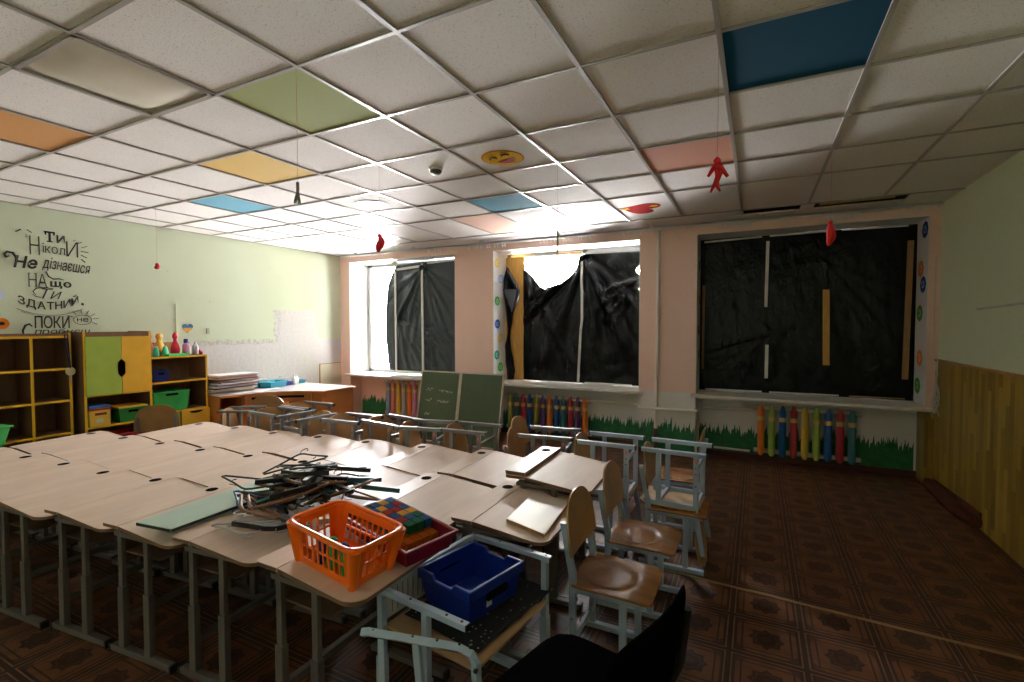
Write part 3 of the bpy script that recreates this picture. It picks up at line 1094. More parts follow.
    fl = radiate(2.05, 2.35, 9, .9, rad(-90), rad(-20), .012, .4, R2) + radiate(1.45, 1.6, 8, .9, rad(-80), rad(-10), .012, .4, R2) + \
        radiate(1.1, 1.9, 7, .9, rad(-110), rad(-60), .012, .4, R2) + radiate(1.45, 1.5, 6, .8, rad(-170), rad(-110), .012, .4, R2)
    b = film_mesh(.704, 2.886, lambda u: 2.706 + .004 * sin(u * 9), lambda u: .795, YF + .03, 90, 80, .016, 1.7, fl)
    thick(b.build('sheet', 'film', t, smooth=True), .004)
    y = YF - .015
    slat(t, 1.462, 2.63, 1.45, 1.84, y, .035, 'nailed_slat', 'white_slat')
    slat(t, 1.468, 1.385, 1.464, .98, y, .036, 'nailed_slat', 'white_slat')
    slat(t, 2.062, 2.03, 2.075, 1.16, y, .066, 'nailed_slat', 'ply')
    slat(t, 2.822, 2.53, 2.80, 1.03, y, .055, 'nailed_slat', 'slat_wood')
    slat(t, .75, 2.13, .745, 1.06, y, .03, 'nailed_slat', 'slat_wood')
    slat(t, .75, 2.672, 1.40, 2.690, y, .020, 'nailed_slat', 'white_slat')
    slat(t, 1.48, 2.690, 2.05, 2.694, y, .016, 'nailed_slat', 'white_slat')
    slat(t, 2.2, 2.695, 2.8, 2.69, y, .014, 'nailed_slat', 'white_slat')
    slat(t, .78, .812, 1.42, .815, y - .02, .018, 'nailed_slat', 'white_slat')
    slat(t, 1.5, .815, 2.2, .818, y - .02, .016, 'nailed_slat', 'white_slat')
    slat(t, 2.3, .818, 2.8, .82, y - .02, .014, 'nailed_slat', 'slat_wood')


window_films()


# flower stickers in the reveals
def reveal_flower(x, sgn, y, z, rgb, label, r=.05):
    t = thing('flower_sticker', label, 'sticker', (x, y, z), 0, 'flower stickers in the window reveals')
    T = Matrix.Rotation(sgn * pi / 2, 4, 'Y')
    b = MB()
    poly = []
    for k in range(48):
        a = 2 * pi * k / 48
        rr = r * (1 + .04 * cos(8 * a))
        poly.append((rr * cos(a), rr * 1.15 * sin(a)))
    b.prism(poly, 'z', 0, .0015, 0, Matrix.Rotation(sgn * pi / 2, 4, 'Y'))
    nm = 'sticker_%d_%d_%d' % tuple(int(v * 99) for v in rgb)
    b.build('petals', solid(nm, rgb), t)
    b = MB()
    disc(b, 0, 0, r * .45, r * .5, .0015, .0025, T=T)
    b.build('inner_ring', solid(nm + '_pale', tuple(.35 + .6 * v for v in rgb)), t)
    b = MB()
    disc(b, 0, 0, r * .26, r * .3, .0025, .0035, T=T)
    b.build('centre', solid(nm), t) if nm in M and False else b.build('centre', M[nm], t)


BL, OR, GR, YE, TE, PB = (.02, .07, .28), (.75, .25, .05), (.06, .32, .05), (.75, .6, .2), (.03, .3, .22), (.3, .42, .65)
for y, z, c, l in [(5.385, 2.60, BL, 'dark blue flower sticker at the top of the right window reveal'), (5.50, 2.21, OR, 'orange flower sticker in the right window reveal, second from the top'),
                   (5.41, 2.04, BL, 'dark blue flower sticker in the right window reveal above the green one'), (5.50, 1.745, GR, 'green flower sticker half way down the right window reveal'),
                   (5.47, 1.275, OR, 'orange flower sticker in the lower right window reveal'), (5.52, .98, GR, 'green flower sticker just above the right end of the sill')]:
    reveal_flower(2.8855, -1, y, z, c, l, .085)
for y, z, c, l in [(5.37, 2.552, YE, 'pale yellow flower sticker at the top of the middle window reveal'), (5.485, 2.325, PB, 'pale blue flower sticker beside the torn black flap'),
                   (5.37, 1.987, GR, 'green flower sticker left of the torn flap'), (5.37, 1.644, BL, 'dark blue flower sticker half way down the middle window reveal'),
                   (5.46, 1.432, YE, 'yellow flower sticker below the blue one by the plywood'), (5.35, 1.182, TE, 'small teal flower sticker above the chalkboard'),
                   (5.46, .995, GR, 'green flower sticker at the top right corner of the chalkboard')]:
    reveal_flower(-2.1055, 1, y, z, c, l, .07)
for y, z, c, l in [(5.5, 2.376, GR, 'green flower sticker high in the left reveal of the right window'), (5.53, 1.94, OR, 'orange flower sticker in the left reveal of the right window'),
                   (5.48, 1.56, BL, 'blue flower sticker in the left reveal of the right window'), (5.5, 1.26, GR, 'green flower sticker low in the left reveal of the right window')]:
    reveal_flower(.7045, 1, y, z, c, l, .06)


# curtain rail and its hooks
def curtain_rail():
    t = thing('curtain_rail', 'long white curtain rail with hooks above the three windows', 'curtain rail', (0, 0, 0))
    b = MB()
    b.bb(-4.95, 2.93, 5.02, 5.065, 2.785, 2.800)
    b.bb(-4.95, 2.93, 5.02, 5.026, 2.775, 2.800)
    b.bb(-4.95, 2.93, 5.059, 5.065, 2.775, 2.800)
    b.build('rail', 'pvc', t, bevel=.002)
    b = MB()
    for x in (-4.6, -3.4, -2.2, -1.0, .2, 1.4, 2.6):
        b.bb(x - .02, x + .02, 5.03, 5.055, 2.80, 2.834)
    b.build('bracket', 'pvc', t)
    R3 = random.Random(3)
    for x0, x1, n in ((-3.2, -2.85, 6), (-2.4, -1.75, 10), (-1.3, -.55, 14), (-.2, .75, 8), (.95, 1.28, 14), (1.98, 2.30, 14), (2.7, 2.9, 4)):
        for k in range(n):
            x = x0 + (x1 - x0) * (k + R3.random() * .7) / n
            h = MB()
            h.tube([(x, 5.042, 2.79), (x, 5.042, 2.742), (x + .008, 5.042, 2.728), (x + .015, 5.042, 2.745)], .006, 5)
            h.build('hook', 'pvc', t)


curtain_rail()

# loose drooping ceiling pieces near the right corner
b = MB()
b.bar((1.05, 4.86, 2.812), (1.68, 4.83, 2.806), .10, .012)
tag(b.build('drooping_tile_strip', 'tile'), 'cut ceiling tile strip drooping over the right window', 'ceiling tile')
b = MB()
b.bar((1.9, 4.72, 2.826), (2.5, 4.715, 2.829), .07, .012)
tag(b.build('drooping_tile_strip', solid('yellow_stained_tile', (.42, .34, .09), .8)), 'yellowish strip wedged in the ceiling gap by the right corner', 'ceiling tile')


# vertical pipe and heating pipes
def pipes():
    b = MB()
    b.tube([(.255, YW - .035, 2.79), (.25, YW - .035, 1.6), (.235, YW - .035, .32)], .020, 10)
    b.tube([(.235, YW - .035, .33), (.235, YW - .035, .02)], .022, 10, 1)
    tag(b.build('vertical_pipe', ['pipe', 'skirt'], smooth=True), 'cream vertical pipe on the pink pier between two windows', 'pipe')
    b = MB()
    b.tube([(-.66, 5.40, .585), (-.02, 5.40, .575), (.02, YW - .05, .575), (.72, YW - .05, .585), (.78, 5.40, .60), (1.33, 5.40, .615)], .016, 10)
    tag(b.build('heating_pipe', 'pipe', smooth=True), 'cream horizontal heating pipe joining the middle and right radiators', 'pipe')
    b = MB()
    b.tube([(.85, 5.38, .13), (1.3, 5.38, .125)], .014, 8)
    tag(b.build('heating_pipe', 'pipe', smooth=True), 'short low cream pipe left of the right radiator', 'pipe')


pipes()


# radiators with pencil-painted sections
def radiator(name, x0, x1, z0, z1, y, colors, label):
    t = thing('radiator', label, 'radiator', ((x0 + x1) / 2, y, 0), 0, 'radiators painted as coloured pencils')
    n = len(colors)
    pitch = (x1 - x0) / n
    b = MB()
    for z in (z1 - .018, z0 + .03):
        b.tube([(x0 - (x0 + x1) / 2 - .02, .0 if z > .3 else .02, z), (x1 - (x0 + x1) / 2 + .03, .0 if z > .3 else .02, z)], .027, 12)
    b.build('header', 'radiator', t, smooth=True)
    for i, (nm, rgb) in enumerate(colors):
        x = x0 + pitch * (i + .5) - (x0 + x1) / 2
        m1 = solid('pencil_' + nm, rgb, .4)
        band = solid('pencil_band', (.72, .48, .16), .4)
        r = .039
        s_ = MB()
        # column pair behind
        s_.tube([(x, .055, z0 + .02), (x, .055, z1 - .02)], .022, 8)
        so = s_.build('section', 'radiator', t, smooth=True)
        p = MB()
        hexp = lambda rr: [(x + rr * cos(a), -.012 + rr * sin(a)) for a in [k * pi / 4 + pi / 8 for k in range(8)]]
        zb = z1 - .13
        zt = z1 - .02

        def ringstack(zs):
            vs, fs = [], []
            for rr, z in zs:
                vs += [(q[0], q[1], z) for q in hexp(rr)]
            for k in range(len(zs) - 1):
                for q in range(8):
                    l = (q + 1) % 8
                    fs.append((k * 8 + q, k * 8 + l, (k + 1) * 8 + l, (k + 1) * 8 + q))
            fs.append(tuple(range(7, -1, -1)))
            fs.append(tuple((len(zs) - 1) * 8 + q for q in range(8)))
            return vs, fs
        p.add(*ringstack([(r * .45, z0 - .02), (r * .9, z0 + .01), (r, z0 + .03), (r, zb - .03)]), 0)
        p.add(*ringstack([(r, zb - .03), (r, zb + .02)]), 1)
        p.add(*ringstack([(r, zb + .02), (r, zt - .02), (r * .62, zt + .02), (r * .3, zt + .045)]), 0)
        p.build('pencil', [m1, band], so)


ORA, GRE, BLU, RED_, YEL, TEA = ('orange', (.80, .21, .03)), ('lime', (.33, .46, .08)), ('blue', (.012, .10, .32)), ('red', (.50, .035, .05)), ('yellow', (.72, .50, .06)), ('teal', (.05, .22, .24))
PUR, OLI, PNK, PBL, DTE, GRY = ('purple', (.13, .06, .20)), ('olive', (.36, .34, .06)), ('pink', (.62, .22, .42)), ('steel', (.28, .38, .58)), ('darkteal', (.03, .13, .12)), ('grey', (.42, .46, .48))
COR = ('coral', (.75, .25, .17))
radiator('r', 1.36, 2.36, .11, .665, 5.40, [ORA, GRE, BLU, RED_, YEL, GRE, BLU, RED_, TEA], 'radiator of nine pencil painted sections under the right window')
radiator('r', -1.95, -.69, .09, .60, 5.40, [OLI, DTE, RED_, BLU, OLI, PUR, ORA, BLU, TEA, RED_, PUR, ORA], 'radiator of twelve pencil painted sections under the middle window')
radiator('r', -4.30, -3.38, .11, .68, 5.40, [PBL, COR, YEL, GRY, ORA, PNK, YEL, GRY], 'radiator of pale pencil painted sections beside the chalkboard')


# painted grass along the base of the window wall
def grass_strip(x0, x1, y, h, seed, label):
    R4 = random.Random(seed)
    poly = [(x0, .07)]
    x = x0
    ups = []
    while x < x1 - .004:
        hh = h * (.82 + .3 * R4.random()) + .05 * noise.noise(Vector((x * 2, seed, 0)))
        wd = .012 + .02 * R4.random()
        tilt = R4.uniform(-.012, .012)
        ups.append((x, hh * .84))
        ups.append((min(x1, max(x0, x + wd * .5 + tilt)), hh + .03 * R4.random() ** 2))
        x += wd
    poly = [(x1, .07), (x1, h * .8)] + ups[::-1] + [(x0, .07)]
    # triangulated upright strips, built blade by blade as one decal
    b = MB()
    for (xa, za), (xb, zb) in zip(ups, ups[1:]):
        if xb > xa:
            b.prism([(xa, .07), (xb, .07), (xb, zb), (xa, za)], 'y', y - .0015, y)
    tag(b.build('painted_grass', 'grass'), label, 'wall painting', 'strips of painted grass below the windows')


grass_strip(-4.93, -2.80, YN, .37, 1, 'painted green grass under the first window')
grass_strip(-2.78, -2.12, YW, .37, 2, 'painted green grass on the pier behind the chalkboard')
grass_strip(-2.08, .0, YN, .37, 3, 'painted green grass on the wall around the middle radiator')
grass_strip(.02, .70, YW, .42, 4, 'painted green grass on the pier with the vertical pipe')
grass_strip(.72, 2.87, YN, .38, 5, 'painted green grass on the wall around the right radiator')

# right wall: cable channel, dangling cables, detached skirting
b = MB()
b.bar((XR - .006, 4.30, 1.752), (XR - .006, 3.45, 1.772), .012, .016)
tag(b.build('cable_channel', 'cable', bevel=.003), 'thin white cable channel on the green right wall', 'cable')
b = MB()
RC = random.Random(9)
for k in range(7):
    x, y, z = 2.93, 5.12, 1.12
    pts = []
    for i in range(14):
        u = i / 13
        a = u * 6 + k
        pts.append((2.925 + .05 * u * cos(a * 1.3 + k) * .5, 5.10 - .06 * abs(sin(a)), 1.30 - .50 * u + .05 * sin(a * 1.7) - (.06 if k % 2 else 0)))
    b.tube(pts, .004, 5)
b.tube([(2.935, 5.2, 2.3), (2.93, 5.2, 1.8), (2.935, 5.19, 1.3)], .004, 5)
tag(b.build('cable_bundle', 'cable', smooth=True), 'tangle of white cables hanging in the right corner by the sill', 'cable')
b = MB()
b.tube([(2.905, 5.15, .05), (2.90, 4.7, .05), (2.90, 4.3, .055), (2.92, 4.03, .06)], [.045, .055, .06, .05], 8)
b.bar((2.945, 5.15, .05), (2.955, 4.05, .10), .015, .07)
tag(b.build('loose_skirting', 'skirt'), 'loose dark red skirting lying along the right wall', 'skirting')


# =================================================================== SCHOOL DESKS
DX0, DX1, DL = -.26, .26, .638           # depth (x, +x = pupil side), length along y
HX, HY = -.195, .215                    # pencil hole
TOPZ = .655
TILT = rad(6.6)


def make_desk():
    root = thing('school_desk', '', 'desk', (0, 0, 0), 0, 'school desks pushed together')
    hx = -.13
    # fixed back strip
    b = MB()
    b.prism(rounded(DX0, hx, -DL / 2, DL / 2, (.025, 0, 0, .025)), 'z', TOPZ - .018, TOPZ, 0, None, 1)
    b.build('back_strip', ['laminate', 'edge'], root, bevel=.0015, seg=1)
    g = MB()
    poly = []
    for k in range(24):
        a = 2 * pi * k / 24
        poly.append((HX + .032 * cos(a), HY + .034 * sin(a)))
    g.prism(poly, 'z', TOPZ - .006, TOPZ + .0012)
    g.build('pencil_hole', 'hole_dark', root)
    # tilted writing panel
    T = Matrix.Translation((hx + .003, 0, TOPZ)) @ Matrix.Rotation(TILT, 4, 'Y')
    b = MB()
    b.prism(rounded(0, DX1 - hx, -DL / 2, DL / 2, (0, .075, .075, 0), 8), 'z', -.018, 0, 0, T, 1)
    b.build('writing_panel', ['laminate', 'edge'], root, bevel=.0015, seg=1)
    # frame: feet, telescoping legs, rails, tray
    for s_ in (-1, 1):
        y = s_ * (DL / 2 - .03)
        f = MB()
        f.bb(-.235, .205, y - .018, y + .018, .008, .038)
        fo = f.build('foot', 'desk_frame', root, bevel=.004)
        for x in (-.24, .21):
            c = MB()
            c.bb(x - .006, x + .006, y - .019, y + .019, .0, .039)
            c.build('foot_cap', 'cap', fo)
        for x in (-.15, .045):
            l = MB()
            l.bb(x - .021, x + .021, y - .015, y + .015, .038, .34)
            l.bb(x - .015, x + .015, y - .011, y + .011, .34, TOPZ - .055 if x > 0 else TOPZ - .02)
            l.build('leg', 'desk_frame', root, bevel=.003)
        r_ = MB()
        r_.bb(-.19, .15, y - .012, y + .012, TOPZ - .062, TOPZ - .042)
        r_.build('top_rail', 'desk_frame', root)
    b = MB()
    b.bb(-.16, -.13, -DL / 2 + .04, DL / 2 - .04, .16, .19)
    b.build('stretcher', 'desk_frame', root, bevel=.003)
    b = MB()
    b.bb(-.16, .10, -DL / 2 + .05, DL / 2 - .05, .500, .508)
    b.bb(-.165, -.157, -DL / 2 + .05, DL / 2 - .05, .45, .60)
    b.build('tray', 'tray_shaded', root)
    h = MB()
    h.bb(.06, .075, -DL / 2 + .008, -DL / 2 + .016, .53, .545)
    return root


ORD = ['first', 'second', 'third', 'fourth', 'fifth', 'sixth', 'seventh', 'eighth', 'ninth']
NEAR = [(-3.95, .505, 6), (-3.461, .552, 6), (-2.976, .592, 6), (-2.49, .615, 5), (-2.006, .684, 6), (-1.51, .735, 5), (-1.026, .795, 5), (-.300, .738, -.5)]
MID = [(-3.985, 1.160, 5), (-3.521, 1.196, 5), (-3.019, 1.229, 5), (-2.509, 1.252, 5), (-2.01, 1.307, 6), (-1.52, 1.385, 5), (-1.029, 1.458, 5), (-.505, 1.479, 3), (.034, 1.560, 1)]
FAR = [(-3.547, 1.847, 5), (-3.047, 1.888, 5), (-2.533, 1.906, 5), (-2.041, 1.976, 6), (-1.537, 2.025, 4), (-1.017, 2.099, 4), (-.497, 2.156, 3)]
proto_desk = make_desk()
first_used = [False]


def put_desk(hx, hy, deg, label, z=0):
    a = rad(deg)
    if not first_used[0]:
        o = proto_desk
        first_used[0] = True
    else:
        o = copy_tree(proto_desk)
    lx, ly = HX, HY
    o.location = (hx - (lx * cos(a) - ly * sin(a)), hy - (lx * sin(a) + ly * cos(a)), z)
    o.rotation_euler = (0, 0, a)
    o['label'] = label
    return o


def extend_legs(o, dz):
    """a desk set higher on its telescoping legs: feet stay on the floor, lower sleeves grow"""
    o.location.z = dz
    for ch in list(o.children):
        if ch.name.startswith('foot'):
            ch.location.z -= dz
    for s_ in (-1, 1):
        y = s_ * (DL / 2 - .03)
        for x in (-.15, .045):
            l = MB()
            l.bb(x - .021, x + .021, y - .015, y + .015, .037 - dz, .04)
            l.build('leg_sleeve', 'desk_frame', o)


near_note = ['with the green tub on it', '', '', '', '', 'under one end of the pale teal board', 'carrying most of the hanger heap', 'carrying the orange basket and the red tray']
for i, (x, y, d) in enumerate(NEAR):
    lab = ORD[i] + ' pale beech desk from the left in the near row'
    if near_note[i]:
        lab = 'pale beech desk in the near row ' + near_note[i]
    o = put_desk(x, y, d, lab)
    if i == 7:
        extend_legs(o, .06)
for i, (x, y, d) in enumerate(MID):
    lab = ORD[i] + ' pale beech desk from the left in the middle row'
    if i == 8:
        lab = 'pale beech desk at the right end of the middle row carrying a loose board'
    put_desk(x, y, d, lab)
for i, (x, y, d) in enumerate(FAR):
    put_desk(x, y, d, ORD[i] + ' pale beech desk from the left in the far row')


# raised desk at the right end of the far row, with a thick board on its strip
def raised_desk():
    o = copy_tree(proto_desk)
    a = rad(2)
    o.location = (.060 - (HX * cos(a) - HY * sin(a)) , 2.10 - HY, .075)
    o.rotation_euler = (0, 0, a)
    o['label'] = 'higher set desk at the right end of the far row with thick back strip'
    extend_legs(o, .075)
    b = MB()
    b.prism(rounded(DX0, -.125, -DL / 2, DL / 2, (.02, 0, 0, .02)), 'z', TOPZ + .002, TOPZ + .026, 0, None, 1)
    b.build('raised_strip', ['laminate2', 'edge'], o, bevel=.002, seg=1)
    g = MB()
    poly = [(HX + .032 * cos(2 * pi * k / 24), HY + .034 * sin(2 * pi * k / 24)) for k in range(24)]
    g.prism(poly, 'z', TOPZ + .026, TOPZ + .0275)
    g.build('pencil_hole', 'hole_dark', o)


raised_desk()


# desk without its top, blue crate on its tray
def topless_desk():
    t = thing('topless_desk', 'school desk missing its top with a blue crate on its tray', 'desk', (.292, .715, 0), rad(-7))
    L, D = .585, .45
    zr = .595
    for s_ in (-1, 1):
        y = s_ * L / 2
        for x in (-D / 2 + .016, .03 if s_ < 0 else D / 2 - .03):
            b = MB()
            b.bb(x - .014, x + .014, y - .014, y + .014, .30, zr - .012)
            b.bb(x - .018, x + .018, y - .018, y + .018, .038, .32)
            b.build('leg', 'frame', t, bevel=.003)
        b = MB()
        b.bb(-D / 2, D / 2, y - .014, y + .014, zr - .024, zr)
        b.build('side_rail', 'frame', t, bevel=.003)
        b = MB()
        b.bb(D / 2 - .002, D / 2 + .003, y - .013, y + .013, zr - .023, zr - .001)
        b.build('end_plug', 'cap', t)
        for k in (-.2, -.05, .13, .2):
            b = MB()
            b.tube([(k, y, zr - .002), (k, y, zr + .002)], .0055, 8)
            b.build('rivet', 'cap', t)
        b = MB()
        b.bb(-D / 2 - .01, D / 2 - .03, y - .018, y + .018, .008, .038)
        b.build('foot', 'frame', t, bevel=.004)
        b = MB()
        x = -D / 2 + .016 if s_ < 0 else D / 2 - .03
        for z in (.56, .44):
            b.tube([(x + .013, y - .006, z), (x + .020, y - .006, z)], .008, 8)
        b.build('bolt', 'steel', t)
    b = MB()
    b.bb(-D / 2, -D / 2 + .024, -L / 2, L / 2, zr - .024, zr)
    b.build('back_rail', 'frame', t, bevel=.003)
    # perforated back sheet
    b = MB()
    b.bb(-D / 2 + .002, -D / 2 + .006, -L / 2 + .03, L / 2 - .03, .445, zr - .022)
    po = b.build('back_sheet', 'perf', t)
    d = MB()
    for k in range(17):
        y = -L / 2 + .06 + k * .029
        d.bb(-D / 2 + .0055, -D / 2 + .0072, y, y + .003, .46, .56)
    d.build('slots', 'desk_frame', po)
    b = MB()
    b.bb(-D / 2 + .01, D / 2 + .02, -L / 2 + .02, L / 2 - .06, .418, .430)
    b.build('tray', ['tray'], t, bevel=.002)


topless_desk()


# loose frame of a chair without seat at the near end of the topless desk
def bare_frame():
    t = thing('chair_frame', 'bare bent tube chair frame without seat before the blue crate', 'chair frame', (.330, .318, 0), rad(13))
    z = .535
    b = MB()
    pts = [(-.215, 0, z), (-.19, 0, z + .006), (.15, 0, z + .003), (.19, 0, z - .012), (.208, 0, z - .04), (.212, 0, z - .2), (.212, 0, .03)]
    b.tube(pts, .017, 4)
    b.build('bent_rail', 'frame', t)
    for x, x2 in ((-.14, -.14), (-.01, .03)):
        l = MB()
        l.bar((x, .006, z - .008), (x2, .02, .03), .026, .026)
        l.build('post', 'frame', t, bevel=.003)
    b = MB()
    b.bar((-.16, .10, .022), (.23, .10, .022), .03, .03)
    b.bar((-.01, .02, .36), (.212, .0, .36), .024, .024)
    b.bar((-.14, .01, .022), (-.14, .11, .022), .03, .03)
    b.build('foot', 'frame', t, bevel=.003)
    for x in (-.17, -.02, .07, .15, .19):
        b = MB()
        b.tube([(x, 0, z + .008), (x, 0, z + .020)], .006, 8)
        b.build('plug', 'cap', t)
    for zz in (.48, .43):
        b = MB()
        b.tube([(.212, -.012, zz), (.212, -.02, zz)], .008, 8)
        b.build('plug', 'cap', t)


bare_frame()


# =================================================================== SCHOOL CHAIRS
def seat_mesh():
    b = MB()
    nx, ny = 22, 22
    vs, fs = [], []
    x0, x1, hw = -.165, .215, .18

    def pt(u, v):
        # superellipse rounded outline
        a, c = u * 2 - 1, v * 2 - 1
        x = (x0 + x1) / 2 + a * (x1 - x0) / 2
        y = c * hw
        k = max(0, abs(a) - .72) / .28
        l = max(0, abs(c) - .72) / .28
        if k > 0 and l > 0:
            r = sqrt(k * k + l * l)
            if r > 1:
                s_ = 1 / r
                x = (x0 + x1) / 2 + math.copysign(.72 + .28 * k * s_, a) * (x1 - x0) / 2
                y = math.copysign(.72 + .28 * l * s_, c) * hw
        d = ((x + .01) / .12) ** 2 + (y / .125) ** 2
        z = .385 - .013 / (1 + math.exp(min(40, (d - 1) * 9))) - .016 * max(0, (x - .12) / .095) ** 2
        return x, y, z
    for side in (0, 1):
        for i in range(nx + 1):
            for j in range(ny + 1):
                x, y, z = pt(i / nx, j / ny)
                vs.append((x, y, z - side * .011))
    W = ny + 1
    K = (nx + 1) * W
    for i in range(nx):
        for j in range(ny):
            k = i * W + j
            fs.append((k, k + W, k + W + 1, k + 1))
            fs.append((K + k, K + k + 1, K + k + W + 1, K + k + W))
    ring = [i * W for i in range(nx + 1)] + [nx * W + j for j in range(1, W)] + [i * W + ny for i in range(nx - 1, -1, -1)] + [j for j in range(ny - 1, 0, -1)]
    for a, c in zip(ring, ring[1:] + ring[:1]):
        fs.append((a, c, K + c, K + a))
    b.add(vs, fs)
    n = nx * ny
    b.m = [0 if (f_i % 2 == 0 or f_i >= 2 * n) else 1 for f_i in range(len(fs))]
    return b


def back_mesh():
    """arched plywood back, curved in plan; stands at x=-.19"""
    b = MB()
    nu, nv = 16, 8
    hw = .19
    vs, fs = [], []
    for side in (0, 1):
        for i in range(nu + 1):
            u = i / nu * 2 - 1
            y = u * hw
            arch = (max(0, 1 - abs(u) ** 2.6)) ** .5
            zt = .60 + .175 * arch
            zb = .515 - .012 * (1 - u * u)
            for j in range(nv + 1):
                v = j / nv
                z = zb + (zt - zb) * v
                x = -.145 - .016 * (1 - u * u) - .12 * max(0, z - .5) + side * .010
                vs.append((x, y, z))
    W = nv + 1
    K = (nu + 1) * W
    for i in range(nu):
        for j in range(nv):
            k = i * W + j
            fs.append((k, k + 1, k + W + 1, k + W))
            fs.append((K + k, K + k + W, K + k + W + 1, K + k + 1))
    ring = [i * W for i in range(nu + 1)] + [nu * W + j for j in range(1, W)] + [i * W + nv for i in range(nu - 1, -1, -1)] + [j for j in range(nv - 1, 0, -1)]
    for a, c in zip(ring, ring[1:] + ring[:1]):
        fs.append((a, c, K + c, K + a))
    return b.add(vs, fs)


def make_chair(frame_mat, name='school_chair'):
    root = thing(name, '', 'chair', (0, 0, 0), 0)
    seat_mesh().build('seat', ['seatwood', 'seatpale'], root, smooth=True)
    back_mesh().build('backrest', 'backwood', root, smooth=True)
    for s_ in (-1, 1):
        y = s_ * .155
        b = MB()
        b.bb(-.155, .19, y - .012, y + .012, .346, .373)
        b.build('seat_rail', frame_mat, root, bevel=.003)
        f = MB()
        f.bb(-.205, .205, y - .016, y + .016, .005, .033)
        fo = f.build('foot', frame_mat, root, bevel=.004)
        for x in (-.207, .207):
            c = MB()
            c.bb(x - .004, x + .004, y - .015, y + .015, .004, .034)
            c.build('foot_cap', 'cap', fo)
        l = MB()
        l.bb(.075, .107, y - .012, y + .012, .033, .348)
        l.build('leg', frame_mat, root, bevel=.003)
        l = MB()
        # rear leg runs on upward, bent back, to carry the backrest
        prof = [(-.160, .033), (-.128, .033), (-.128, .43), (-.150, .53), (-.176, .66), (-.204, .66), (-.180, .52), (-.160, .42)]
        l.prism(prof, 'y', y - .012, y + .012)
        lo = l.build('leg', frame_mat, root, bevel=.002)
        h = MB()
        for z in (.10, .14, .22):
            h.tube([(-.144, y - s_ * -.0125, z), (-.144, y + s_ * .0135, z)], .005, 8)
        h.build('adjusting_hole', 'cap', lo)
        if s_ < 0:
            k = MB()
            disc_poly = [(-.144 + .008 * cos(a), .06 + .013 * sin(a)) for a in [2 * pi * q / 14 for q in range(14)]]
            k.prism(disc_poly, 'y', y - .0135, y - .012)
            k.build('size_sticker', 'sticker_orange', lo)
    for q in ((.082, .100, -.145, .145, .350, .366), (-.152, -.134, -.145, .145, .350, .366), (-.152, -.134, -.145, .145, .10, .125)):
        b = MB()
        b.bb(*q)
        b.build('stretcher', frame_mat, root)
    return root


chair_blue = make_chair('frame')
chair_grey = make_chair('frame_grey')
used = {'b': False, 'g': False}


def put_chair(kind, x, y, deg, label, inverted=False, z=0, group=None, scale=1.025):
    src = chair_blue if kind == 'b' else chair_grey
    if not used[kind]:
        o = src
        used[kind] = True
    else:
        o = copy_tree(src)
    a = rad(deg)
    if inverted:
        # flipped over its sideways axis: feet up, backrest hanging at the opposite end
        Mx = Matrix.Translation((x, y, z if z else .792)) @ Matrix.Rotation(a, 4, 'Z') @ Matrix.Rotation(pi, 4, 'Y')
    else:
        Mx = Matrix.Translation((x, y, z)) @ Matrix.Rotation(a, 4, 'Z')
    o.matrix_world = Mx @ Matrix.Scale(scale, 4)
    o['label'] = label
    if group:
        o['group'] = group
    elif 'group' in o:
        del o['group']
    return o


put_chair('b', .735, 1.325, 0, 'upright plywood school chair nearest the black chair, back against the desks', group='upright chairs at the right end')
put_chair('b', .755, 1.865, 0, 'upright plywood school chair second from the black chair, glossy seat', group='upright chairs at the right end')
put_chair('b', .86, 2.47, 1, 'upright school chair with a chair upturned on its seat, at the right end', group='upright chairs at the right end')
put_chair('b', .872, 2.515, -2, 'upturned pale blue framed school chair at the right end of the back row', True, group='upturned chairs')
put_chair('b', .80, 3.16, 180, 'upright school chair facing the desks behind the rightmost upturned chair', group='upright chairs at the right end')
# back row pairs: x, y, angle, dx of the upright one
PAIRS = [(-2.87, 2.215, -3, 0), (-2.42, 2.18, 84, 0), (-1.94, 2.285, 3, 0), (-1.545, 2.365, -8, -.02), (-1.16, 2.35, 12, 0), (-.75, 2.42, 4, 0), (-.09, 2.535, 7, -.14), (.40, 2.53, 1, -.06)]
for i, (x, y, d, dx) in enumerate(PAIRS):
    put_chair('g' if i < 7 else 'b', x + dx, y + .01, d if i != 1 else d + 180, ORD[i] + ' upright school chair from the left under an upturned chair, back row', group='upright chairs in the back row')
    put_chair('g' if i < 7 else 'b', x, y, d if i != 1 else d + 180, ORD[i] + ' upturned school chair from the left in the back row', True, group='upturned chairs')
put_chair('g', -2.90, 2.60, 1, 'upturned school chair standing farthest back, before the orange desk', True, group='upturned chairs')
put_chair('g', -2.90, 2.61, 1, 'upright school chair under the farthest back upturned chair', group='upright chairs in the back row')
put_chair('g', -.40, 2.95, 2, 'upright school chair behind the back row, in front of the chalkboard', group='upright chairs in the back row')
put_chair('g', -3.72, 2.42, 32, 'upturned school chair at the far left end of the desks', True, z=.715, group='upturned chairs', scale=.92)
put_chair('g', -3.72, 2.43, 32, 'upright school chair under the upturned one at the far left end', group='upright chairs in the back row', scale=.92)
put_chair('g', -4.42, 1.92, 152, 'single school chair by the cabinets with its backrest towards the desks', group='upright chairs by the left wall')
put_chair('g', -3.98, 2.98, 128, 'single school chair drawn up to the orange corner desk', group='upright chairs by the left wall')


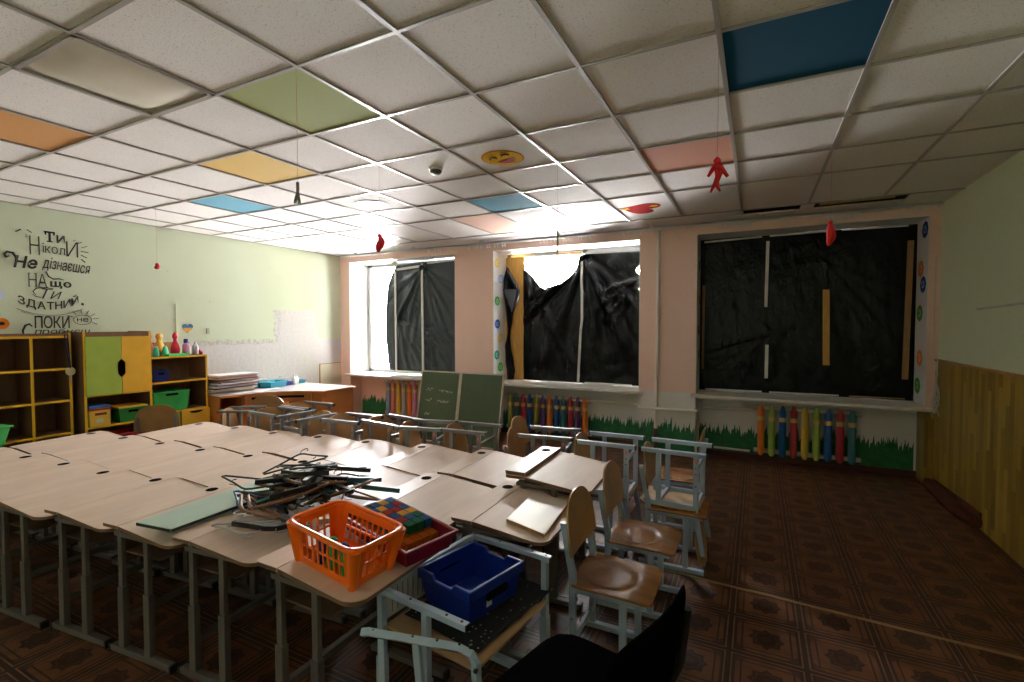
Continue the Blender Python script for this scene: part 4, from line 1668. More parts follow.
# =================================================================== BLACK OFFICE CHAIR
def office_chair():
    t = thing('black_chair', 'black upholstered visitor chair in the shadow at the front right', 'chair', (.865, .40, .02), rad(166))
    # local +x is forward
    b = MB()
    n, m_ = 14, 14
    vs, fs = [], []
    for side in (0, 1):
        for i in range(n + 1):
            for j in range(m_ + 1):
                u, v = i / n * 2 - 1, j / m_ * 2 - 1
                uu, vv = u, v
                k = max(0, abs(u) - .6) / .4
                l = max(0, abs(v) - .6) / .4
                if k and l and k * k + l * l > 1:
                    s_ = 1 / sqrt(k * k + l * l)
                    uu, vv = math.copysign(.6 + .4 * k * s_, u), math.copysign(.6 + .4 * l * s_, v)
                e = (1 - abs(u) ** 6) * (1 - abs(v) ** 6)
                z = .47 + .022 * e - .02 * max(0, uu) ** 3 if side == 0 else .425 - .01 * e
                vs.append((uu * .235, vv * .24, z))
    W = m_ + 1
    K = (n + 1) * W
    for i in range(n):
        for j in range(m_):
            k = i * W + j
            fs.append((k, k + W, k + W + 1, k + 1))
            fs.append((K + k, K + k + 1, K + k + W + 1, K + k + W))
    ring = [i * W for i in range(n + 1)] + [n * W + j for j in range(1, W)] + [i * W + m_ for i in range(n - 1, -1, -1)] + [j for j in range(m_ - 1, 0, -1)]
    for a, c in zip(ring, ring[1:] + ring[:1]):
        fs.append((a, c, K + c, K + a))
    b.add(vs, fs)
    b.build('seat', 'black_fabric', t, smooth=True)
    b = MB()
    vs, fs = [], []
    n, m_ = 14, 12
    for side in (0, 1):
        for i in range(n + 1):
            for j in range(m_ + 1):
                u, v = i / n * 2 - 1, j / m_
                hw = .235 * (1 - .10 * abs(2 * v - 1) ** 6)
                e = (1 - abs(u) ** 6) * (1 - abs(2 * v - 1) ** 6)
                zc = .50 + .33 * v - .02 * abs(u) ** 4 * (1 if v > .5 else -1) * (abs(2 * v - 1) ** 4)
                x = -.235 - .05 * v + .03 * u * u + (.016 * e if side == 0 else -.016 * e - .006)
                vs.append((x, u * hw, zc))
    W = m_ + 1
    K = (n + 1) * W
    for i in range(n):
        for j in range(m_):
            k = i * W + j
            fs.append((k, k + W, k + W + 1, k + 1))
            fs.append((K + k, K + k + 1, K + k + W + 1, K + k + W))
    ring = [i * W for i in range(n + 1)] + [n * W + j for j in range(1, W)] + [i * W + m_ for i in range(n - 1, -1, -1)] + [j for j in range(m_ - 1, 0, -1)]
    for a, c in zip(ring, ring[1:] + ring[:1]):
        fs.append((a, c, K + c, K + a))
    b.add(vs, fs)
    b.build('backrest', 'black_fabric', t, smooth=True)
    for s_ in (-1, 1):
        y = s_ * .225
        l = MB()
        l.tube([(.21, y, .43), (.235, y + s_ * .02, .2), (.25, y + s_ * .03, .0)], .013, 10)
        l.build('leg', 'black', t, smooth=True)
        l = MB()
        l.tube([(-.27, y * .95, .74), (-.245, y, .55), (-.20, y, .44), (-.22, y + s_ * .02, .2), (-.27, y + s_ * .03, 0)], .013, 10)
        l.build('leg', 'black', t, smooth=True)
        l = MB()
        l.tube([(.21, y, .425), (-.20, y, .425)], .012, 10)
        l.build('seat_rail', 'black', t, smooth=True)
    b = MB()
    b.tube([(-.222, -.20, .475), (-.222, -.17, .46)], .014, 8)
    b.build('joint_cap', 'steel', t)


office_chair()


# =================================================================== LEFT WALL FURNITURE
def cubby_shelf():
    t = thing('cubby_shelf', 'open brown cubby shelf with yellow edges at the left wall', 'shelf', (-4.97, .80, 0))
    D = .34
    hx = D / 2
    y0, y1 = -.62, .535
    th = .018
    cols = [y0 + (y1 - y0) * k / 4 for k in range(5)]
    rows = [.05, .545, .875, 1.195, 1.515]
    b = MB()
    for y in (y0, y1):
        b.bb(-hx, hx, y - th / 2, y + th / 2, 0, 1.555)
    b.bb(-hx, hx, y0, y1, 1.506, 1.524)
    b.bb(-hx, -hx + .012, y0, y1, 0, 1.54)
    b.bb(hx - .02, hx - .003, y0, y1, 1.524, 1.552)
    b.build('carcass', 'walnut', t)
    for z in rows[:-1]:
        b = MB()
        b.bb(-hx + .01, hx - .004, y0 + .01, y1 - .01, z - th / 2, z + th / 2)
        s_ = b.build('shelf_board', 'walnut', t)
        e = MB()
        e.bb(hx - .004, hx, y0, y1, z - .011, z + .011)
        e.build('edge_band', 'yellow', s_)
    for y in cols[1:-1]:
        b = MB()
        b.bb(-hx + .01, hx - .004, y - th / 2, y + th / 2, .05, 1.51)
        s_ = b.build('divider', 'walnut', t)
        e = MB()
        e.bb(hx - .004, hx + .001, y - .011, y + .011, .04, 1.515)
        e.build('edge_band', 'yellow', s_)
    e = MB()
    for y in (y0, y1):
        e.bb(hx, hx + .002, y - .011, y + .011, .0, 1.555)
    e.bb(hx, hx + .002, y0, y1, 1.504, 1.526)
    e.build('edge_band', 'yellow', t)


cubby_shelf()

# medal on a dark blue ribbon hung at the end of the cubby shelf
t = thing('ribbon_medal', 'medal on a dark blue ribbon hanging at the end of the cubby shelf', 'medal', (-4.775, 1.30, 1.54))
b = MB()
b.bar((0, -.012, .0), (0.004, .02, -.34), .004, .020)
b.bar((0, .012, .0), (0.004, .026, -.34), .004, .020)
b.build('ribbon', solid('dark_blue_ribbon', (.012, .02, .07), .8), t)
b = MB()
b.lathe([(.038, -.004), (.042, 0), (.038, .004)], (0, 0, 0), 20, 0, Matrix.Translation((.006, .024, -.37)) @ Matrix.Rotation(pi / 2, 4, 'Y'))
b.build('disc', solid('pale_gold', (.62, .55, .30), .35), t)
b = MB()
b.bar((.004, .024, -.40), (.004, .03, -.49), .006, .014)
b.build('ribbon_end', solid('pale_ribbon', (.5, .45, .35), .8), t)


def tall_cabinet():
    t = thing('tall_cabinet', 'tall brown cabinet with a lime green and a yellow door', 'cabinet', (-4.94, 1.715, 0))
    hx, th = .22, .018
    y0, y1 = -.295, .300
    b = MB()
    b.bb(-hx, hx, y0 - th / 2, y0 + th / 2, 0, 1.565)
    b.bb(-hx, hx, y1 - th / 2, y1 + th / 2, 0, 1.565)
    b.bb(-hx, hx, y0, y1, 1.510, 1.528)
    b.bb(-hx, -hx + .012, y0, y1, 0, 1.55)
    b.bb(hx - .02, hx - .002, y0, y1, 1.528, 1.562)
    b.build('carcass', 'walnut', t)
    for z in (.90, .575, .10):
        s_ = MB()
        s_.bb(-hx + .01, hx - .004, y0 + .01, y1 - .01, z - th / 2, z + th / 2)
        so = s_.build('shelf_board', 'walnut', t)
        e = MB()
        e.bb(hx - .004, hx, y0, y1, z - .011, z + .011)
        e.build('edge_band', 'yellow', so)
    e = MB()
    for y in (y0, y1):
        e.bb(hx, hx + .002, y - .011, y + .011, 0, 1.565)
    e.build('edge_band', 'yellow', t)
    ym = .02

    def door(ya, yb, m_, side):
        # cut-out handle notch on the meeting edge
        zc, hh, dd = 1.175, .10, .035
        ym_ = yb if side > 0 else ya
        notch = [(ym_, zc + hh), (ym_ - side * dd, zc + hh * .6), (ym_ - side * dd, zc - hh * .6), (ym_, zc - hh)]
        z0, z1 = .905, 1.512
        if side > 0:
            poly = [(ya, z0), (yb, z0)] + notch[::-1] + [(yb, z1), (ya, z1)]
        else:
            poly = [(yb, z1), (ya, z1)] + notch + [(ya, z0), (yb, z0)]
        q = MB()
        q.prism(poly, 'x', hx + .002, hx + .018)
        return q.build('door', m_, t)
    tag(door(y0 + .004, ym - .002, 'gdoor', 1), 'lime green door')
    tag(door(ym + .002, y1 - .004, 'ydoor', -1), 'yellow door')


tall_cabinet()


def tapered_box(b, x0, x1, y0, y1, z0, z1, tp, th, mi=0):
    """open-topped tub with walls of thickness th, tapering to the bottom by tp"""
    o = [(x0 + tp, y0 + tp, z0), (x1 - tp, y0 + tp, z0), (x1 - tp, y1 - tp, z0), (x0 + tp, y1 - tp, z0), (x0, y0, z1), (x1, y0, z1), (x1, y1, z1), (x0, y1, z1)]
    i_ = [(x0 + tp + th, y0 + tp + th, z0 + th), (x1 - tp - th, y0 + tp + th, z0 + th), (x1 - tp - th, y1 - tp - th, z0 + th), (x0 + tp + th, y1 - tp - th, z0 + th),
          (x0 + th, y0 + th, z1), (x1 - th, y0 + th, z1), (x1 - th, y1 - th, z1), (x0 + th, y1 - th, z1)]
    fs = [(3, 2, 1, 0)]
    for k in range(4):
        l = (k + 1) % 4
        fs.append((k, l, 4 + l, 4 + k))
        fs.append((8 + l, 8 + k, 12 + k, 12 + l))
        fs.append((4 + k, 4 + l, 12 + l, 12 + k))
    fs.append((8, 9, 10, 11))
    return b.add(o + i_, fs, mi)


def rim(b, x0, x1, y0, y1, z, w_=.012, h=.014, mi=0):
    b.bb(x0 - w_, x1 + w_, y0 - w_, y0 + .003, z - h, z, mi)
    b.bb(x0 - w_, x1 + w_, y1 - .003, y1 + w_, z - h, z, mi)
    b.bb(x0 - w_, x0 + .003, y0, y1, z - h, z, mi)
    b.bb(x1 - .003, x1 + w_, y0, y1, z - h, z, mi)
    return b


def tub(label, loc, sx, sy, h, m_, cat='storage box', name='plastic_tub', tp=.02, rz=0, lid=None, group=None, handle=True):
    t = thing(name, label, cat, loc, rz, group)
    b = MB()
    tapered_box(b, -sx / 2, sx / 2, -sy / 2, sy / 2, 0, h, tp, .005)
    b.build('body', m_, t, bevel=.003)
    b = MB()
    rim(b, -sx / 2, sx / 2, -sy / 2, sy / 2, h)
    b.build('rim', m_, t, bevel=.004)
    if handle:
        b = MB()
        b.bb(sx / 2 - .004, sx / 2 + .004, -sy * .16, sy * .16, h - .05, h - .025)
        b.build('handle_slot', 'hole_dark', t)
    if lid:
        b = MB()
        b.bb(-sx / 2 - .005, sx / 2 + .005, -sy / 2 - .005, sy / 2 + .005, h, h + .015)
        b.build('lid', lid, t, bevel=.004)
    return t


# boxes in the tall cabinet
t = thing('card_box', 'yellow box with a blue and red stripe in the tall cabinet', 'storage box', (-4.84, 1.53, .584))
b = MB()
b.bb(-.13, .13, -.085, .095, 0, .185)
b.build('body', solid('box_yellow', (.80, .52, .06)), t, bevel=.004)
b = MB()
b.bb(-.133, .133, -.088, .098, .185, .215)
b.build('lid', solid('box_blue', (.03, .13, .35)), t, bevel=.003)
b = MB()
b.bb(-.134, .134, -.089, .099, .165, .185)
b.build('stripe', 'red', t)
b = MB()
b.bb(.130, .133, -.04, .06, .115, .140)
b.build('handle_slot', 'darkred', t)
b = MB()
b.bb(.130, .132, -.03, .03, .04, .075)
b.build('label', 'paper', t)
tub('dark green tub with a yellow lid in the tall cabinet', (-4.84, 1.83, .584), .28, .27, .155, 'dkgreen', lid='yellowp')
tub('dark red tub on the lowest visible shelf of the tall cabinet', (-4.84, 1.76, .109), .26, .30, .36, 'red')
tub('dark open tub beside the yellow box in the tall cabinet', (-4.90, 1.67, .584), .16, .08, .15, 'black', handle=False)


def low_shelf():
    t = thing('low_shelf', 'low brown shelf with yellow edges and drawers beside the tall cabinet', 'shelf', (-4.98, 2.37, 0))
    hx, th = .18, .018
    y0, y1 = -.315, .312
    b = MB()
    b.bb(-hx, hx, y0 - th / 2, y0 + th / 2, 0, 1.262)
    b.bb(-hx, hx, y1 - th / 2, y1 + th / 2, 0, 1.262)
    b.bb(-hx, hx, y0, y1, 1.244, 1.262)
    b.bb(-hx, -hx + .012, y0, y1, 0, 1.25)
    b.build('carcass', 'walnut', t)
    for z in (.96, .605):
        s_ = MB()
        s_.bb(-hx + .01, hx - .004, y0 + .01, y1 - .01, z - th / 2, z + th / 2)
        so = s_.build('shelf_board', 'walnut', t)
        e = MB()
        e.bb(hx - .004, hx, y0, y1, z - .011, z + .011)
        e.build('edge_band', 'yellow', so)
    e = MB()
    for y in (y0, y1):
        e.bb(hx, hx + .002, y - .011, y + .011, 0, 1.262)
    e.bb(hx, hx + .002, y0, y1, 1.242, 1.264)
    e.build('edge_band', 'yellow', t)
    for ya, yb, m_, lab in ((y0 + .005, -.02, 'gdoor', 'lime green drawer front'), (.0, y1 + .02, 'ydoor', 'yellow drawer front')):
        q = MB()
        q.bb(hx + .002, hx + .02, ya, yb, .30, .60)
        o = tag(q.build('drawer', m_, t, bevel=.002), lab)
        h = MB()
        yc = (ya + yb) / 2
        poly = [(yc + .08 * cos(a), .585 + .028 * sin(a)) for a in [pi + pi * k / 12 for k in range(13)]]
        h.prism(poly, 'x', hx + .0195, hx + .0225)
        h.build('handle_slot', 'hole_dark', o)
        q = MB()
        q.bb(hx + .002, hx + .02, ya, yb, .02, .29)
        q.build('drawer', m_, t, bevel=.002)


low_shelf()
tub('small blue basket on the upper board of the low shelf', (-4.94, 2.19, .971), .20, .18, .13, 'dkblue', tp=.01)
tub('large bright green tub on the middle board of the low shelf', (-4.96, 2.285, .616), .30, .40, .235, 'green', tp=.025)


def lathe_thing(name, label, cat, loc, prof, m_, cap=None, capm=None, n=18, group=None):
    t = thing(name, label, cat, loc, 0, group)
    b = MB()
    b.lathe(prof, n=n)
    b.build('body', m_, t, smooth=True)
    if cap:
        b = MB()
        b.lathe(cap, n=n)
        b.build('cap', capm, t, smooth=True)
    return t


PIN = [(.030, 0), (.046, .04), (.050, .085), (.038, .135), (.020, .175), (.017, .195), (.026, .215), (.029, .235), (.022, .262), (.008, .272)]
BZ = 1.263
for (y, z_, m_, lab, xx) in ((2.155, 1, 'pinkp', 'pink toy skittle half hidden beside the tall cabinet', -5.02), (2.235, 1, 'yellowp', 'orange yellow toy skittle, left of the pair on the low shelf', -4.98),
                             (2.29, 1, solid('skittle_yellow', (.85, .62, .12)), 'pale yellow toy skittle standing behind the orange one', -5.05), (2.415, 1, solid('skittle_red', (.72, .02, .07)), 'red toy skittle on the low shelf', -4.97)):
    lathe_thing('toy_skittle', lab, 'toy', (xx, y, BZ), PIN, m_, group='toy skittles on the low shelf')
for y, lab in ((2.165, 'green toy cup nearest the tall cabinet on the low shelf'), (2.265, 'green toy cup in front of the yellow skittles')):
    lathe_thing('toy_cup', lab, 'toy', (-4.90, y, BZ), [(.034, 0), (.036, .03), (.030, .075), (.018, .115), (.012, .12)], solid('mint_green', (.08, .55, .30)), group='green toy cups')
BOT = [(.036, 0), (.040, .01), (.040, .11), (.034, .135), (.018, .15)]
lathe_thing('glue_bottle', 'pink purple bottle with a blue cap on the low shelf', 'bottle', (-4.95, 2.53, BZ), BOT, solid('pinkpurple', (.58, .25, .42)), [(.022, .15), (.026, .152), (.026, .19), (.02, .20)], 'blue')
lathe_thing('glue_bottle', 'white bottle with a picture on the low shelf', 'bottle', (-4.93, 2.63, BZ), [(.03, 0), (.036, .01), (.034, .10), (.026, .12), (.014, .13)], solid('pale_lilac', (.60, .56, .66)), [(.016, .128), (.014, .15), (.006, .165)], 'white')
lathe_thing('glue_bottle', 'thin blue capped bottle behind the pink one', 'bottle', (-5.02, 2.59, BZ), [(.026, 0), (.028, .1), (.014, .125)], 'white', [(.014, .125), (.016, .13), (.016, .16)], 'blue')
t = thing('toy_block', 'flat green toy block lying on the low shelf', 'toy', (-4.86, 2.38, BZ), rad(8))
b = MB()
b.bb(-.04, .04, -.13, .13, 0, .025)
for k in range(6):
    b.lathe([(.012, .025), (.012, .032)], (0, -.105 + k * .042, 0), 10)
b.build('body', 'green', t)
t = thing('toy_car', 'small red toy car at the right end of the low shelf', 'toy', (-4.93, 2.655, BZ), rad(80))
b = MB()
b.prism([(-.05, .012), (.05, .012), (.052, .035), (.03, .04), (.018, .062), (-.022, .062), (-.035, .04), (-.052, .036)], 'y', -.025, .025)
b.build('body', solid('skittle_red'), t) if False else b.build('body', M['skittle_red'], t, bevel=.003)
for sx in (-.03, .03):
    b = MB()
    b.tube([(sx, -.028, .013), (sx, .028, .013)], .013, 12)
    b.build('wheel', 'black', t)
b = MB()
b.bb(-.09, -.01, -.24, .14, 0, .012)
b.bb(-.02, -.01, -.24, .14, 0, .16)
tag(b.build('brown_box', 'slat_wood', loc=(-5.08, 2.36, BZ)), 'brown cardboard behind the skittles on the low shelf', 'box')


# L-shaped orange corner desk
def corner_desk():
    t = thing('corner_desk', 'large orange brown corner desk with a pale curved top', 'desk', (0, 0, 0))
    outline = [(XL + .005, 2.70), (-4.56, 2.70), (-4.50, 2.88), (-4.42, 3.18), (-4.30, 3.36), (-4.14, 3.48), (-3.98, 3.555), (-3.81, 3.61), (-3.80, 4.21), (XL + .005, 4.21)]
    b = MB()
    b.prism(outline, 'z', .722, .748, 0, None, 1)
    b.build('top', ['desk_top_pale', 'orange_desk'], t)
    for nm, args in (('end_panel', (-3.86, -3.84, 3.63, 4.19, 0, .722)), ('side_panel', (XL + .02, -4.62, 2.72, 2.738, 0, .722)), ('side_panel', (XL + .02, -4.60, 3.00, 3.018, 0, .722)),
                     ('front_panel', (-4.50, -3.86, 3.64, 3.655, .18, .722)), ('back_panel', (XL + .02, XL + .035, 2.72, 4.19, .1, .722)), ('inner_shelf', (XL + .02, -4.62, 2.74, 3.0, .50, .515))):
        q = MB()
        q.bb(*args)
        q.build(nm, 'orange_desk', t)
    q = MB()
    q.prism([(-4.58, 3.02), (-4.44, 3.30), (-4.25, 3.50), (-4.02, 3.62), (-4.02, 3.605), (-4.235, 3.485), (-4.425, 3.29), (-4.565, 3.02)], 'z', .60, .722)
    q.build('apron', 'orange_desk', t)
    q = MB()
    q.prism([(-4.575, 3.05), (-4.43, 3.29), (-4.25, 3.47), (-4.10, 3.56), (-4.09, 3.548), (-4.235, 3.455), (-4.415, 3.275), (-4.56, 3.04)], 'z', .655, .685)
    q.build('keyboard_gap', 'hole_dark', t)


corner_desk()


# piles of paper and card on the corner desk
def paper_stack():
    R5 = random.Random(21)
    z = .749
    cols = [(.60, .58, .60), (.42, .26, .18), (.66, .60, .56), (.55, .50, .46), (.16, .08, .06), (.62, .60, .64), (.50, .33, .25), (.60, .60, .66), (.58, .42, .34), (.68, .66, .68), (.30, .14, .09), (.62, .62, .68), (.55, .30, .20), (.72, .72, .76)]
    hs = [.008, .022, .014, .018, .014, .016, .022, .014, .02, .012, .02, .012, .022, .014]
    shade = ['pale', 'brown', 'cream', 'fawn', 'dark brown', 'white', 'tan', 'bluish white', 'pinkish', 'off-white', 'reddish brown', 'light grey', 'orange brown', 'topmost white']
    for k, (c, h) in enumerate(zip(cols, hs)):
        b = MB()
        sx, sy = R5.uniform(.30, .36), R5.uniform(.52, .62)
        b.box((0, 0, h / 2), (sx, sy, h))
        # a slightly curled second sheet at the edge
        b.box((.004, R5.uniform(-.02, .02), h * .75), (sx + .006, sy + .012, h * .25))
        o = b.build('folder', solid('folder_%d' % k, c, .7), loc=(-4.87 + R5.uniform(-.035, .03), 3.03 + R5.uniform(-.05, .05), z))
        o.rotation_euler = (0, 0, R5.uniform(-.14, .14))
        tag(o, '%s folder in the paper stack on the corner desk, number %s from the bottom' % (shade[k], k + 1) if False else '%s folder of the paper stack on the corner desk, %s from the bottom' % (shade[k], (ORD + ['tenth', 'eleventh', 'twelfth', 'thirteenth', 'fourteenth'])[k]), 'folder', 'folders stacked on the corner desk')
        z += h + .0008
    for k, (x, y, r, lab) in enumerate(((-4.68, 3.05, .2, 'white paper sheet at the front of the folder stack'), (-4.62, 3.28, .5, 'white paper sheet lying beside the folder stack'), (-4.66, 3.42, -.3, 'white paper sheet in front of the blue tray'))):
        b = MB()
        b.box((0, 0, 0), (.21, .297, .0015))
        o = b.build('paper_sheet', 'paper', loc=(x, y, .7505 + .0018 * k))
        o.rotation_euler = (0, 0, r)
        tag(o, lab, 'paper', 'loose paper sheets')


paper_stack()
TQ = solid('turquoise_plastic', (.02, .30, .42))
tub('turquoise plastic tray on the corner desk', (-4.78, 3.60, .749), .22, .30, .085, TQ, 'tray', 'plastic_tray', .015, .15, handle=False)
tub('flat turquoise tray behind the folders on the corner desk', (-4.98, 3.46, .749), .20, .14, .06, TQ, 'tray', 'plastic_tray', .012, .1, handle=False)
tub('dark blue box beside the turquoise tray', (-4.80, 3.83, .749), .12, .12, .055, 'blue', 'box', 'plastic_box', .006, 0, handle=False)
t = thing('clear_box', 'pale translucent box behind the turquoise tray', 'box', (-5.02, 3.78, .749))
b = MB()
tapered_box(b, -.1, .1, -.17, .17, 0, .10, .012, .004)
b.build('body', 'white', t)
b = MB()
rim(b, -.1, .1, -.17, .17, .105)
b.build('rim', 'white', t)
for (x, y, h, lab) in ((-4.78, 3.95, .135, 'taller white bottle on the corner desk'), (-4.83, 4.03, .12, 'shorter white bottle on the corner desk')):
    lathe_thing('white_bottle', lab, 'bottle', (x, y, .749), [(.030, 0), (.034, .006), (.034, h * .7), (.024, h * .82), (.014, h * .86)], 'white', [(.016, h * .86), (.017, h), (.012, h + .008)], 'white', group='white bottles on the corner desk')
tub('small blue tray at the far end of the corner desk', (-4.86, 4.12, .749), .10, .12, .05, TQ, 'tray', 'plastic_tray', .005, 0, handle=False)
# green tub on the leftmost desk
t = tub('bright green tub standing on the leftmost desk', (-4.15, .46, .655), .30, .34, .165, 'green', tp=.03, rz=rad(10))
b = MB()
for k in range(7):
    b.tube([(-.10 + .03 * k, -.12 + .02 * (k % 3), .10), (-.08 + .03 * k, .12 - .03 * (k % 2), .15)], .014, 8)
b.build('contents', 'paper', t)


# heart, switch, conduit and stickers on the left wall
t = thing('heart_sticker', 'small blue and yellow heart sticker on the green wall', 'sticker', (XL + .001, 2.682, 1.597))
hp = []
for k in range(40):
    a = 2 * pi * k / 40
    hp.append((.0042 * 16 * sin(a) ** 3, .0042 * (13 * cos(a) - 5 * cos(2 * a) - 2 * cos(3 * a) - cos(4 * a))))
top_half = [(y, max(z, 0)) for y, z in hp]
for nm, f, m_ in (('upper_half', lambda z: max(z, .0), solid('flag_blue', (.03, .16, .36))), ('lower_half', lambda z: min(z, .0), solid('flag_yellow', (.70, .38, .03)))):
    b = MB()
    b.prism([(y, f(z)) for y, z in hp], 'x', 0, .0016 if nm == 'lower_half' else .0017)
    b.build(nm, m_, t)
b = MB()
b.bb(0, .006, -.007, .007, 1.28, 1.90)
tag(b.build('cable_channel', solid('channel_green', (.66, .71, .55)), loc=(XL, 2.548, 0)), 'pale vertical cable channel above the low shelf', 'cable')
b = MB()
b.bb(0, .012, -.02, .02, -.04, .04)
b.bb(.012, .016, -.008, .008, -.014, .018)
tag(b.build('light_switch', solid('switch_grey', (.42, .46, .36)), loc=(XL, 2.935, 1.555), bevel=.002), 'small greyish switch on the green wall', 'light switch')
b = MB()
disc(b, 0, 0, .055, .055, 0, .002, T=Matrix.Rotation(pi / 2, 4, 'Y'))
disc(b, 0, 0, .016, .022, .002, .003, 1, T=Matrix.Rotation(pi / 2, 4, 'Y'))
tag(b.build('dot_sticker', ['sticker_orange_dot', 'ink'], loc=(XL + .001, .965, 1.648)), 'round orange sticker on the wall above the cubby shelf', 'sticker')
b = MB()
disc(b, 0, 0, .05, .06, 0, .002, T=Matrix.Rotation(pi / 2, 4, 'Y'))
tag(b.build('dot_sticker', solid('pale_blue_sticker', (.62, .70, .85)), loc=(XL + .001, .935, 1.93)), 'pale blue white sticker at the left edge of the wall', 'sticker')
b = MB()
b.bb(0, .01, -.01, .01, .62, .98)
b.bb(0, .01, 0, .45, .97, .985)
tag(b.build('wall_batten', solid('tan_batten', (.48, .30, .20)), loc=(XL, 4.78, 0)), 'short brown batten on the wall above the corner desk', 'batten')


# =================================================================== LETTERING ON THE LEFT WALL
def glyph(ch, bold):
    cu = bpy.data.curves.new('lettering', 'FONT')
    cu.body = ch
    cu.size = 1
    cu.offset = bold
    cu.resolution_u = 3
    o = bpy.data.objects.new('lettering', cu)
    COL.objects.link(o)
    bpy.context.view_layer.update()
    dg = bpy.context.evaluated_depsgraph_get()
    me = bpy.data.meshes.new_from_object(o.evaluated_get(dg))
    bpy.data.objects.remove(o, do_unlink=True)
    return [tuple(v.co) for v in me.vertices], [tuple(p.vertices) for p in me.polygons]


def text_poly(s_, bold=0.0, shear=0.0):
    """letters set side by side; the small n and i of this alphabet are its capitals at x-height"""
    b = MB()
    x = 0
    for ch in s_:
        k = 1.0
        if ch in '\u043d\u0438':
            ch, k = ch.upper(), .752
        vs, fs = glyph(ch, bold)
        a0, a1 = min(v[0] for v in vs), max(v[0] for v in vs)
        b.add([((v[0] - a0) * k + x + v[1] * k * shear, v[1] * k, 0) for v in vs], fs)
        x += (a1 - a0) * k + .085
    me = bpy.data.meshes.new('word')
    me.from_pydata(b.v, [], b.f)
    return me


def wall_word(parent, s_, y0, y1, z0, z1, name='word', bold=0.0, shear=0.0, warp=None):
    """fit the word in the box y0..y1, z0..z1 of the left wall"""
    me = text_poly(s_, bold, shear)
    xs = [v.co.x for v in me.vertices]
    ys = [v.co.y for v in me.vertices]
    a0, a1, b0, b1 = min(xs), max(xs), min(ys), max(ys)
    for v in me.vertices:
        u = (v.co.x - a0) / (a1 - a0)
        t_ = (v.co.y - b0) / (b1 - b0)
        dz = warp(u) if warp else 0
        v.co = Vector((0, y0 + (y1 - y0) * u, z0 + (z1 - z0) * t_ + dz))
    me.materials.clear()
    me.materials.append(M['ink'])
    o = bpy.data.objects.new(name, me)
    COL.objects.link(o)
    o.parent = parent
    md = o.modifiers.new('thickness', 'SOLIDIFY')
    md.thickness = .002
    md.offset = 1
    return o


